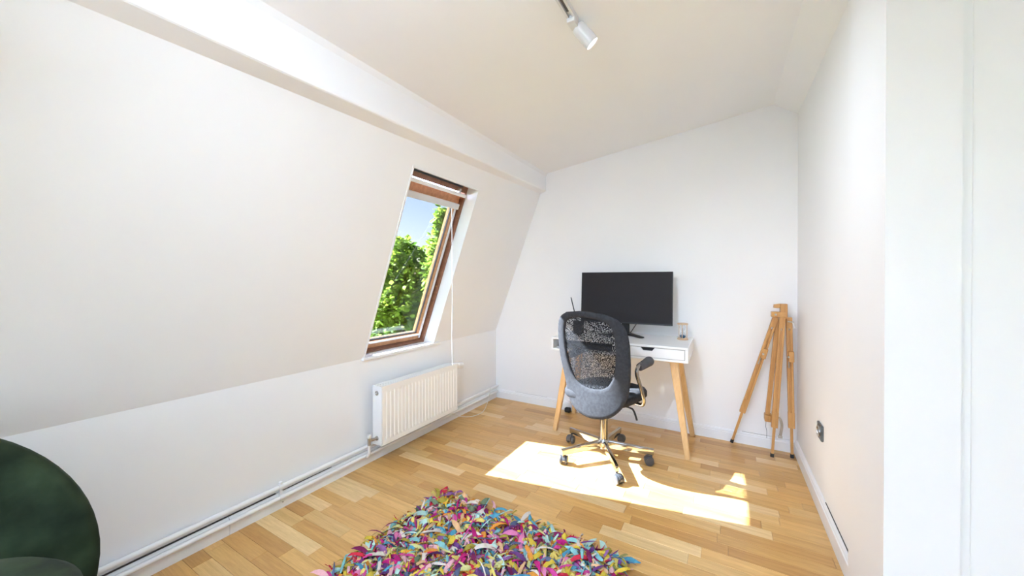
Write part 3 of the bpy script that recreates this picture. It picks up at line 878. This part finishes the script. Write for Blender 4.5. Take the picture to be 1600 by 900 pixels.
    # mesh panel
    bm = NB(); cen = Vector((0, 0.61*HT)); prev = None
    for f in (1.01, 0.8, 0.6, 0.4, 0.2):
        rg = [bm.verts.new(S(*(cen.lerp(I[k], f)), 0.004)) for k in range(NS)]
        if prev:
            for k in range(NS): bm.faces.new((prev[k], prev[(k+1) % NS], rg[(k+1) % NS], rg[k]))
        prev = rg
    v = bm.verts.new(S(cen.x, cen.y, 0.004))
    for k in range(NS): bm.faces.new((prev[k], prev[(k+1) % NS], v))
    lobj('backrest_mesh', bm, M['mesh'], smooth='all')
    bm = NB(); add_bar(bm, (0, -0.13, 0.41), (0, -0.196, 0.41), 0.09, 0.02, bevel=0.004); add_bar(bm, (0, -0.192, 0.402), (0, -0.192, 0.50), 0.08, 0.008, up=(0, 1, 0), bevel=0.002)
    lobj('back_bracket', bm, M['black'])
    for s in (-1, 1):
        pts = [(s*0.08, 0.05, 0.418), (s*0.235, 0.03, 0.413), (s*0.268, 0.02, 0.425), (s*0.280, 0.0, 0.47), (s*0.270, -0.03, 0.56), (s*0.262, -0.05, 0.62), (s*0.262, -0.045, 0.655), (s*0.264, 0.0, 0.680)]
        lobj('armrest_tube', add_tube(NB(), smooth_path(pts, 6), 0.0115, 12), M['dark_chrome'])
        lobj('armrest_pad', add_lathe(NB(), [(0, 0), (0.020, 0), (0.024, 0.005), (0.028, 0.08), (0.031, 0.125), (0.028, 0.138), (0.016, 0.145), (0, 0.146)], axis_matrix((s*0.263, -0.02, 0.660), (s*0.03, 1, 0.16)), 20), M['foam'])
build_office_chair()

# ------------------------------------------------------------------ easel
def build_easel():
    e = thing('tripod_easel', 'folded wooden tripod easel standing in the far right corner', 'easel', (0.30, 3.06, 0))
    wm = M['easel']
    def leg(top, foot, split, sw, off):
        top, foot = Vector(top), Vector(foot)
        mid = top.lerp(foot, split)
        t = (foot - top).normalized()
        side = t.cross(Vector((0, 1, 0))).normalized()
        g = obj('leg', add_bar(NB(), top.lerp(foot, split - 0.10), mid + t*0.012, 0.036, 0.030, up=(0, 1, 0), bevel=0.002), wm, e)
        for s in (-1, 1):
            bm = NB(); add_bar(bm, top + side*s*0.0105, top.lerp(foot, split - 0.06) + side*s*0.0105, 0.013, 0.028, up=(0, 1, 0), bevel=0.0015)
            obj('leg_slat', bm, wm, g)
        obj('slat_cap', add_bar(NB(), top - t*0.004, top + t*0.07, 0.034, 0.0285, up=(0, 1, 0), bevel=0.002), wm, g)
        bm2 = NB(); add_bar(bm2, top.lerp(foot, split - 0.3), foot - t*0.020, 0.0165, 0.0165, 0.015, 0.015, up=(0, 1, 0))
        add_bar(bm2, top.lerp(foot, 0.09), top.lerp(foot, split - 0.2), 0.0085, 0.010, up=(0, 1, 0)); obj('leg_extension', bm2, wm, g)
        obj('rubber_foot', add_tube(NB(), [foot - t*0.024, foot + t*0.0], 0.011, 12), M['rubber'], g, True)
        return g
    leg((0.312, 3.085, 0.945), (0.055, 3.125, 0.012), 0.735, 0.03, 0)
    leg((0.345, 3.045, 0.945), (0.287, 3.005, 0.011), 0.775, 0.03, 0)
    leg((0.384, 3.075, 0.945), (0.402, 3.055, 0.011), 0.775, 0.03, 0)
    # inner mast leaning back, with a bottom canvas ledge
    obj('mast', add_bar(NB(), (0.325, 3.10, 0.93), (0.268, 3.10, 0.262), 0.026, 0.026, up=(0, 1, 0), bevel=0.002), wm, e)
    box_obj('ledge', (0.250, 3.055, 0.225), (0.292, 3.125, 0.268), wm, e, 0.003)
    # head clamp
    h = box_obj('head_block', (0.334, 3.045, 0.940), (0.374, 3.095, 1.040), wm, e, 0.003)
    obj('clamp_jaw', add_prism(NB(), [(0.298, 1.012), (0.300, 1.034), (0.335, 1.040), (0.362, 1.036), (0.362, 1.018), (0.318, 1.010)], 'y', 3.05, 3.09), wm, h)
    box_obj('clamp_jaw', (0.284, 3.040, 0.950), (0.372, 3.088, 0.985), wm, h, 0.002)
    obj('clamp_screw', add_tube(NB(), [(0.306, 3.015, 0.968), (0.306, 3.045, 0.968)], 0.006, 10), M['steel'], h, True)
    # sliding clamps with wing nuts on the outer legs
    for p, n in (((0.236, 3.08, 0.690), -0.25), ((0.372, 3.045, 0.690), 0.02)):
        k = obj('slider', add_bar(NB(), (p[0] + 0.02, p[1], p[2] + 0.035), (p[0] + 0.02 + n*0.07, p[1], p[2] - 0.035), 0.030, 0.038, up=(0, 1, 0), bevel=0.003), wm, e)
        obj('wing_nut', add_tube(NB(), [(p[0] + 0.004, p[1] - 0.035, p[2]), (p[0] + 0.004, p[1] - 0.018, p[2])], 0.006, 8), M['steel'], k, True)
        obj('screw_thread', add_tube(NB(), [(p[0] + 0.006 + n*0.06, p[1] - 0.012, p[2] - 0.03), (p[0] + 0.006 + n*0.12, p[1] - 0.012, p[2] - 0.075)], 0.004, 8), M['steel'], k, True)
    kb = obj('top_bolt', add_tube(NB(), [(0.375, 3.06, 0.922), (0.408, 3.055, 0.918)], 0.005, 8), M['steel'], e, True)
    obj('bolt_lever', add_tube(NB(), [(0.402, 3.052, 0.918), (0.412, 3.045, 0.88)], 0.004, 8, radii=[0.003, 0.006]), M['rail_grey'], kb, True)
    # webbing strap hanging from the middle leg and a thin cord
    bm = NB()
    path = smooth_path([(0.315, 3.02, 0.285), (0.330, 3.00, 0.275), (0.338, 2.995, 0.235), (0.333, 2.995, 0.185), (0.330, 2.995, 0.165)], 5)
    prev = None
    for p in path:
        pr = [bm.verts.new(p + Vector(v)) for v in ((-0.007, 0.004, 0), (0.007, -0.004, 0), (0.008, -0.002, 0), (-0.006, 0.006, 0))]
        if prev:
            for k in range(4): bm.faces.new((prev[k], prev[(k+1) % 4], pr[(k+1) % 4], pr[k]))
        prev = pr
    st = obj('strap', bm, M['strap'], e)
    box_obj('strap_buckle', (0.318, 2.988, 0.150), (0.342, 3.0, 0.166), M['steel'], st, 0.002)
    obj('cord', add_tube(NB(), [(0.258, 3.06, 0.235), (0.256, 3.06, 0.19), (0.262, 3.062, 0.16), (0.262, 3.06, 0.11)], 0.0013, 5), M['black'], e)
build_easel()

# ------------------------------------------------------------------ wall socket
def build_socket():
    s = thing('wall_socket', 'dark metal power socket low on the right wall', 'socket', (XR, 2.45, 0.37))
    x = XR
    box_obj('cover_plate', (x - 0.011, 2.405, 0.372), (x, 2.505, 0.452), M['socket'], s, 0.004)
    obj('socket_insert', add_lathe(NB(), [(0.028, 0), (0.028, 0.007), (0.022, 0.007), (0.020, 0.001), (0, 0.001)], axis_matrix((x - 0.010, 2.455, 0.412), (-1, 0, 0)), 22), M['steel'], s, True)
    obj('socket_well', add_lathe(NB(), [(0, 0), (0.020, 0), (0.020, 0.003), (0, 0.003)], axis_matrix((x - 0.010, 2.455, 0.412), (-1, 0, 0)), 20), M['black'], s, True)
build_socket()

# ------------------------------------------------------------------ track light
def build_track():
    t = thing('track_light', 'white ceiling track with a lit spotlight at its end', 'track light', (-0.562, 1.3, ceil_z(-0.562)))
    z = ceil_z(-0.562)
    y0, y1 = -1.9, 1.505
    rl = obj('rail', add_prism(NB(), [(-0.580, z + 0.004), (-0.580, z - 0.022), (-0.570, z - 0.022), (-0.570, z - 0.008), (-0.554, z - 0.008), (-0.554, z - 0.022), (-0.544, z - 0.022), (-0.544, z + 0.006)], 'y', y0, y1), M['lens_rim'], t)
    obj('rail_slot', add_box(NB(), (-0.5695, y0 + 0.01, z - 0.0105), (-0.5545, y1 - 0.06, z - 0.0085)), M['soot'], rl)
    box_obj('end_cap', (-0.581, y1 - 0.03, z - 0.024), (-0.543, y1 + 0.012, z + 0.004), M['lens_rim'], rl, 0.003)
    def head(y, axis, power, spread, drop=0.0):
        p = Vector((-0.562, y, z - 0.024)); ax = Vector(axis).normalized()
        q = p + Vector((0.026, 0.032, -0.024 - drop))
        box_obj('adapter', (-0.580, y - 0.05, z - 0.040), (-0.544, y + 0.012, z - 0.020), M['lens_rim'], t, 0.004)
        obj('swivel_arm', add_tube(NB(), [p + Vector((0, 0, 0.0)), q], 0.008, 10), M['lens_rim'], t, True)
        Mx = axis_matrix(q - ax*0.035, ax)
        hd = obj('spot_head', add_lathe(NB(), [(0, 0), (0.024, 0), (0.030, 0.006), (0.031, 0.020), (0.031, 0.098), (0.029, 0.100), (0.027, 0.094), (0, 0.094)], Mx, 28), M['lens_rim'], t, True)
        obj('lens', add_lathe(NB(), [(0, 0.0945), (0.0265, 0.0945), (0.0265, 0.0975), (0, 0.0985)], Mx, 24), M['lens'], hd, True)
        ld = bpy.data.lights.new('spot_lamp', 'AREA'); ld.shape = 'DISK'; ld.size = 0.05; ld.energy = power; ld.spread = math.radians(spread); ld.color = (0.715, 0.83, 1.0)
        lo = bpy.data.objects.new('spot_lamp', ld); COL.objects.link(lo)
        lo.location = q - ax*0.035 + ax*0.104; lo.rotation_euler = ax.to_track_quat('-Z', 'Y').to_euler()
    head(1.515, (0.57, 0.35, -0.74), 2.6, 110)
    head(-0.20, (-0.28, 0.80, -0.48), 7.0, 108, 0.13)  # unseen spot added to brighten the far wall
    head(-0.80, (-0.50, -0.50, -0.05), 10.0, 170)  # unseen spot added for fill bounced off the rear of the room
    head(-1.60, (-0.20, -0.60, 0.20), 6.0, 170)  # another unseen spot added as rear bounce fill
build_track()

# ------------------------------------------------------------------ unseen uplighter added behind the camera as ceiling fill
def build_fill_uplighter():
    x, y = -0.45, -1.15
    f = thing('floor_lamp', 'slim white uplighter floor lamp with an open bowl, lit', 'floor lamp', (x, y, 0))
    T = Matrix.Translation((x, y, 0))
    obj('base', add_lathe(NB(), [(0, 0), (0.13, 0), (0.13, 0.012), (0.03, 0.022), (0, 0.022)], T, 32), M['white'], f, True)
    obj('pole', add_tube(NB(), [(x, y, 0.02), (x, y, 1.02)], 0.011, 12), M['white'], f, True)
    obj('bowl', add_lathe(NB(), [(0.0, 1.01), (0.05, 1.015), (0.115, 1.06), (0.145, 1.115), (0.140, 1.115), (0.110, 1.066), (0.048, 1.022), (0.0, 1.018)], T, 36), M['white'], f, True)
    obj('bulb_disc', add_lathe(NB(), [(0, 1.065), (0.09, 1.065), (0.09, 1.070), (0, 1.070)], T, 28), M['lens'], f, True)
    ld = bpy.data.lights.new('uplighter_lamp', 'AREA'); ld.shape = 'DISK'; ld.size = 0.26; ld.energy = 54.0; ld.spread = math.radians(138); ld.color = (0.66, 0.81, 1.0)
    lo = bpy.data.objects.new('uplighter_lamp', ld); COL.objects.link(lo)
    lo.location = (x, y, 1.118); lo.rotation_euler = (PI, 0, 0)
build_fill_uplighter()

# ------------------------------------------------------------------ armchair
def build_armchair():
    a = thing('armchair', 'dark green velvet armchair with a round back near the left wall', 'armchair', (-1.40, -0.04, 0))
    vel = M['velvet']
    def rounded_disc(cx, cy, z0, z1, rx, ry, n=48, puff=0.03, edge=0.05):
        bm = NB(); rings = []
        h = z1 - z0
        for f, z in ((0, z0), (0.85, z0), (0.96, z0 + 0.10*h), (1.0, z0 + 0.35*h), (1.0, z0 + 0.6*h), (0.97, z0 + 0.82*h), (0.90, z0 + 0.95*h), (0.75, z1), (0.4, z1 + puff*0.7), (0, z1 + puff)):
            if f == 0: rings.append([bm.verts.new((cx, cy, z))]); continue
            rings.append([bm.verts.new((cx + f*rx*math.cos(2*PI*k/n), cy + f*ry*math.sin(2*PI*k/n), z)) for k in range(n)])
        for A, B in zip(rings, rings[1:]):
            for k in range(n):
                k2 = (k+1) % n
                if len(A) == 1: bm.faces.new((A[0], B[k2], B[k]))
                elif len(B) == 1: bm.faces.new((A[k], A[k2], B[0]))
                else: bm.faces.new((A[k], A[k2], B[k2], B[k]))
        return bm
    obj('seat_base', rounded_disc(-1.33, -0.04, 0.20, 0.425, 0.375, 0.375, puff=0.01), vel, a, 'all')
    obj('seat_cushion', rounded_disc(-1.315, -0.04, 0.395, 0.540, 0.29, 0.285, puff=0.018), vel, a, 'all')
    # shell back: dished elliptical pad
    bm = NB(); n = 64; rings = []
    A_, B_ = 0.37, 0.395; yc, zc = -0.045, 0.435
    def P(f, k, off):
        t = 2*PI*k/n
        y = f*A_*math.cos(t); z = f*B_*math.sin(t)
        x = -1.735 + 0.15*(y/A_)**2 + 0.03*(z/B_)**2 - 0.10*(z/B_)
        return (x + off, yc + y, zc + z)
    prof = [(0.0, 0.045), (0.3, 0.045), (0.6, 0.046), (0.82, 0.046), (0.93, 0.038), (0.985, 0.018), (1.0, -0.008), (0.985, -0.034), (0.93, -0.050), (0.8, -0.058), (0.5, -0.062), (0.0, -0.062)]
    for f, off in prof:
        rings.append([bm.verts.new(P(0, 0, off))] if f == 0 else [bm.verts.new(P(f, k, off)) for k in range(n)])
    for A, B in zip(rings, rings[1:]):
        for k in range(n):
            k2 = (k+1) % n
            if len(A) == 1: bm.faces.new((A[0], B[k2], B[k]))
            elif len(B) == 1: bm.faces.new((A[k], A[k2], B[0]))
            else: bm.faces.new((A[k], A[k2], B[k2], B[k]))
    obj('backrest', bm, vel, a, 'all')
    for dx, dy in ((0.22, 0.22), (0.22, -0.22), (-0.22, 0.22), (-0.22, -0.22)):
        obj('leg', add_tube(NB(), [(-1.33 + dx*0.8, -0.04 + dy*0.8, 0.22), (-1.33 + dx*1.1, -0.04 + dy*1.1, 0.0)], 0.014, 12, radii=[0.016, 0.009]), M['brass'], a, True)
build_armchair()

# ------------------------------------------------------------------ rag rug
def build_rug():
    x0, x1, y0, y1 = -1.355, -0.370, 0.30, 1.565
    r = thing('rag_rug', 'shaggy multicoloured rag rug of fabric scraps on the oak floor', 'rug', ((x0 + x1)/2, (y0 + y1)/2, 0))
    box_obj('backing', (x0 + 0.02, y0 + 0.02, 0.0005), (x1 - 0.02, y1 - 0.02, 0.010), M['rugback'], r, 0.002)
    pal = [((0.46, 0.02, 0.17), 8), ((0.58, 0.06, 0.27), 6), ((0.66, 0.20, 0.38), 5), ((0.74, 0.42, 0.46), 5), ((0.55, 0.03, 0.06), 6), ((0.15, 0.05, 0.19), 6), ((0.28, 0.12, 0.33), 4),
           ((0.08, 0.29, 0.42), 9), ((0.24, 0.50, 0.52), 9), ((0.46, 0.66, 0.60), 7), ((0.66, 0.48, 0.06), 9), ((0.72, 0.57, 0.16), 8), ((0.36, 0.29, 0.05), 9), ((0.74, 0.30, 0.05), 8),
           ((0.74, 0.45, 0.24), 8), ((0.15, 0.20, 0.12), 6), ((0.62, 0.60, 0.26), 6), ((0.70, 0.62, 0.55), 6), ((0.11, 0.14, 0.24), 5), ((0.20, 0.02, 0.09), 6)]
    bag = [c for c, n in pal for _ in range(n)]
    rnd = random.Random(5)
    def strip(rnd, L, W):
        """a curled tapering scrap: list of cross pairs, starting at origin going +x, curling"""
        n = 5; out = []
        bend = rnd.uniform(-0.8, 0.8); lift = rnd.uniform(0.0, 0.75); twist = rnd.uniform(-2.0, 2.0)
        p = Vector((0, 0, 0)); yaw = 0.0; pit = lift
        tip = rnd.choice((0.02, 0.05, 0.1, 0.5)); crump = rnd.choice((-1, 1))*rnd.uniform(0.25, 0.8)
        for i in range(n + 1):
            t = i/n
            w = W*(0.35 + 0.65*math.sin(min(1, t*1.6 + 0.25)*PI*0.55))*(1 if t < 0.55 else 1 - (1 - tip)*(t - 0.55)/0.45)
            s = Vector((-math.sin(yaw), math.cos(yaw), 0)); tw = twist*t
            d = Vector((math.cos(yaw)*math.cos(pit), math.sin(yaw)*math.cos(pit), math.sin(pit)))
            nn = d.cross(s)
            sv = s*math.cos(tw) + nn*math.sin(tw)
            fold = nn*(W*crump*math.sin(t*7 + twist))
            out.append((p - sv*w/2, p + fold*(1 if i not in (0, n) else 0.3), p + sv*w/2))
            p = p + d*(L/n); yaw += bend/n*1.4; pit -= (lift + 0.35)/n*1.25
        return out
    def place(st, x, y, z, az, tilt):
        R = Matrix.Translation((x, y, z)) @ Matrix.Rotation(az, 4, 'Z')
        return [[R @ q for q in row] for row in st]
    verts, faces, cols = [], [], []
    N = 7600
    big = []
    for i in range(N):
        x = rnd.uniform(x0, x1); y = rnd.uniform(y0, y1)
        L = rnd.uniform(0.045, 0.090); W = rnd.uniform(0.012, 0.029)
        if rnd.random() < 0.2: L *= 1.3; W *= 0.42
        az = rnd.uniform(0, 2*PI)
        col = rnd.choice(bag)
        k = rnd.uniform(0.85, 1.2); col = tuple(min(1, c*k) for c in col)
        z = 0.008 + rnd.uniform(0, 0.018)
        st = place(strip(rnd, L, W), x, y, z, az, 0)
        zmin = min(q.z for row in st for q in row)
        if zmin < 0.002:
            st = [[Vector((q.x, q.y, max(q.z, 0.002 + rnd.random()*0.002))) for q in row] for row in st]
        b = len(verts)
        for row in st:
            for q in row: verts.append(q - r.location); cols.append(col)
        for j in range(len(st) - 1):
            o = b + j*3
            faces.append((o, o+1, o+4, o+3)); faces.append((o+1, o+2, o+5, o+4))
    me = bpy.data.meshes.new('rag_pile'); me.from_pydata(verts, [], faces)
    at = me.color_attributes.new('tint', 'FLOAT_COLOR', 'POINT')
    flat = []
    for c in cols: flat += [c[0], c[1], c[2], 1.0]
    at.data.foreach_set('color', flat)
    for p in me.polygons: p.use_smooth = True
    me.materials.append(M['ragpile'])
    po = bpy.data.objects.new('rag_pile', me); COL.objects.link(po); po.parent = r; po['kind'] = 'stuff'
    # the scraps that lie on top, each its own piece
    meshes = []
    for k in range(24):
        L = rnd.uniform(0.050, 0.095); W = rnd.uniform(0.014, 0.028)
        if k % 3 == 0: L *= 1.3; W *= 0.35
        st = strip(rnd, L, W); zm = min(q.z for row in st for q in row)
        V = [q - Vector((0, 0, min(0, zm))) for row in st for q in row]
        F = []
        for j in range(len(st) - 1):
            o = j*3; F += [(o, o+1, o+4, o+3), (o+1, o+2, o+5, o+4)]
        m2 = bpy.data.meshes.new('fabric_scrap'); m2.from_pydata([tuple(v) for v in V], [], F)
        for p in m2.polygons: p.use_smooth = True
        m2.materials.append(M['rag']); meshes.append(m2)
    for i in range(300):
        o = bpy.data.objects.new('fabric_scrap', meshes[i % 24]); COL.objects.link(o); o.parent = r
        x = rnd.uniform(x0 + 0.01, x1 - 0.03); y = rnd.uniform(0.86, y1 - 0.02)
        o.location = Vector((x, y, 0.022 + rnd.uniform(0, 0.012))) - r.location
        o.rotation_euler = (rnd.uniform(-0.25, 0.25), rnd.uniform(-0.2, 0.2), rnd.uniform(0, 2*PI))
        c = rnd.choice(bag); k = rnd.uniform(0.9, 1.2)
        o.color = (*[min(1, q*k) for q in c], 1)
build_rug()

# ------------------------------------------------------------------ garden outside the roof window
def build_outside():
    g = box_obj('ground', (-70, -20, -7.2), (-3.2, 70, -7.0), M['grass'])
    tag(g, 'green lawn far below outside the roof window', kind='structure')
    def tree(name, label, base, crown, n, leaf, m, seed, trunk_r=0.12):
        rnd = random.Random(seed)
        t = thing(name, label, 'tree', base, 'trees outside the roof window')
        top = max(c[2] + c[3] for c in crown)
        bm = NB()
        cx = sum(c[0] for c in crown)/len(crown); cy = sum(c[1] for c in crown)/len(crown)
        add_tube(bm, [base, (base[0]*0.7 + cx*0.3, base[1]*0.7 + cy*0.3, base[2]*0.6 + top*0.4), (cx, cy, top - 0.3)], trunk_r, 8, radii=[trunk_r, trunk_r*0.6, 0.015])
        for c in crown:
            add_tube(bm, [(cx, cy, c[2] - 0.7), ((cx + c[0])/2, (cy + c[1])/2, c[2] - 0.25), (c[0], c[1], c[2] + c[3]*0.8)], 0.03, 6, radii=[0.04, 0.025, 0.006])
        obj('trunk', bm, M['bark'], t, True)
        verts, faces, tone = [], [], []
        for i in range(n):
            c = rnd.choice(crown)
            while True:
                v = Vector((rnd.uniform(-1, 1), rnd.uniform(-1, 1), rnd.uniform(-1, 1)))
                if 0.1 < v.length < 1: break
            p = Vector((c[0] + v.x*c[4], c[1] + v.y*c[4], c[2] + v.z*c[3]))
            R = Euler((rnd.uniform(-0.9, 0.9), rnd.uniform(-0.9, 0.9), rnd.uniform(0, 2*PI))).to_matrix()
            L = leaf*rnd.uniform(0.7, 1.2); W = L*0.36
            pts = [(0, 0, 0), (L*0.35, W, -0.04*L), (L*0.4, 0, 0.08*L), (L*0.35, -W, -0.04*L), (L*0.75, W*0.7, -0.1*L), (L*0.78, 0, 0.0), (L*0.75, -W*0.7, -0.1*L), (L*1.05, 0, -0.16*L)]
            b = len(verts)
            verts += [R @ Vector(q) + p - t.location for q in pts]
            faces += [(b, b+2, b+1), (b, b+3, b+2), (b+1, b+2, b+5, b+4), (b+3, b+6, b+5, b+2), (b+4, b+5, b+7), (b+6, b+7, b+5)]
            tone += [min(1, max(0, rnd.gauss(0.45, 0.25)))]*8
        me = bpy.data.meshes.new('foliage'); me.from_pydata([tuple(v) for v in verts], [], faces)
        a = me.attributes.new('tone', 'FLOAT', 'POINT'); a.data.foreach_set('value', tone)
        for p in me.polygons: p.use_smooth = True
        me.materials.append(m)
        o = bpy.data.objects.new('foliage', me); COL.objects.link(o); o.parent = t; o['kind'] = 'stuff'
    # crown blobs: x, y, z, half height, radius
    rnd = random.Random(3)
    A = [(-5.9, 5.55, 1.75, 0.42, 0.28), (-5.7, 5.75, 1.45, 0.5, 0.4), (-6.15, 5.5, 1.3, 0.45, 0.35), (-5.9, 5.6, 0.8, 0.6, 0.55), (-6.3, 5.4, 0.7, 0.55, 0.5), (-5.5, 5.8, 0.9, 0.6, 0.45), (-6.0, 5.6, 0.1, 0.7, 0.8), (-6.5, 5.3, 0.0, 0.7, 0.7), (-5.4, 5.9, 0.1, 0.7, 0.6), (-6.0, 5.6, -0.8, 0.8, 1.1)]
    tree('garden_tree', 'leafy green tree filling the left of the roof window', (-5.9, 5.7, -7.0), A, 4600, 0.135, M['leaf'], 1)
    Bc = [(-3.90, 4.50, 2.12, 0.28, 0.11), (-3.94, 4.48, 1.72, 0.32, 0.16), (-4.0, 4.48, 1.28, 0.4, 0.22), (-3.96, 4.52, 0.80, 0.4, 0.26), (-3.92, 4.56, 0.32, 0.4, 0.30), (-3.92, 4.56, -0.16, 0.45, 0.30)]
    tree('slender_tree', 'slender taller tree at the right edge of the roof window', (-3.92, 4.56, -7.0), Bc, 1500, 0.098, M['leaf'], 2, 0.07)
    k = 0
    for (x, y, h, lab) in ((-19.5, 9.5, -0.6, 'far broad tree low behind the garden, leftmost of the distant trees'), (-15.5, 15.5, 0.2, 'far broad tree behind the garden, middle of the distant trees'), (-9.5, 19.5, 0.0, 'far broad tree behind the garden, rightmost of the distant trees')):
        cr = [(x + rnd.uniform(-1.6, 1.6), y + rnd.uniform(-1.6, 1.6), h - 2.2 + rnd.uniform(-2.2, 1.2), 1.3, 1.5) for _ in range(9)]
        tree('distant_tree', lab, (x, y, -7.0), cr, 1500, 0.42, M['leaf_far'], 20 + k, 0.22); k += 1
build_outside()
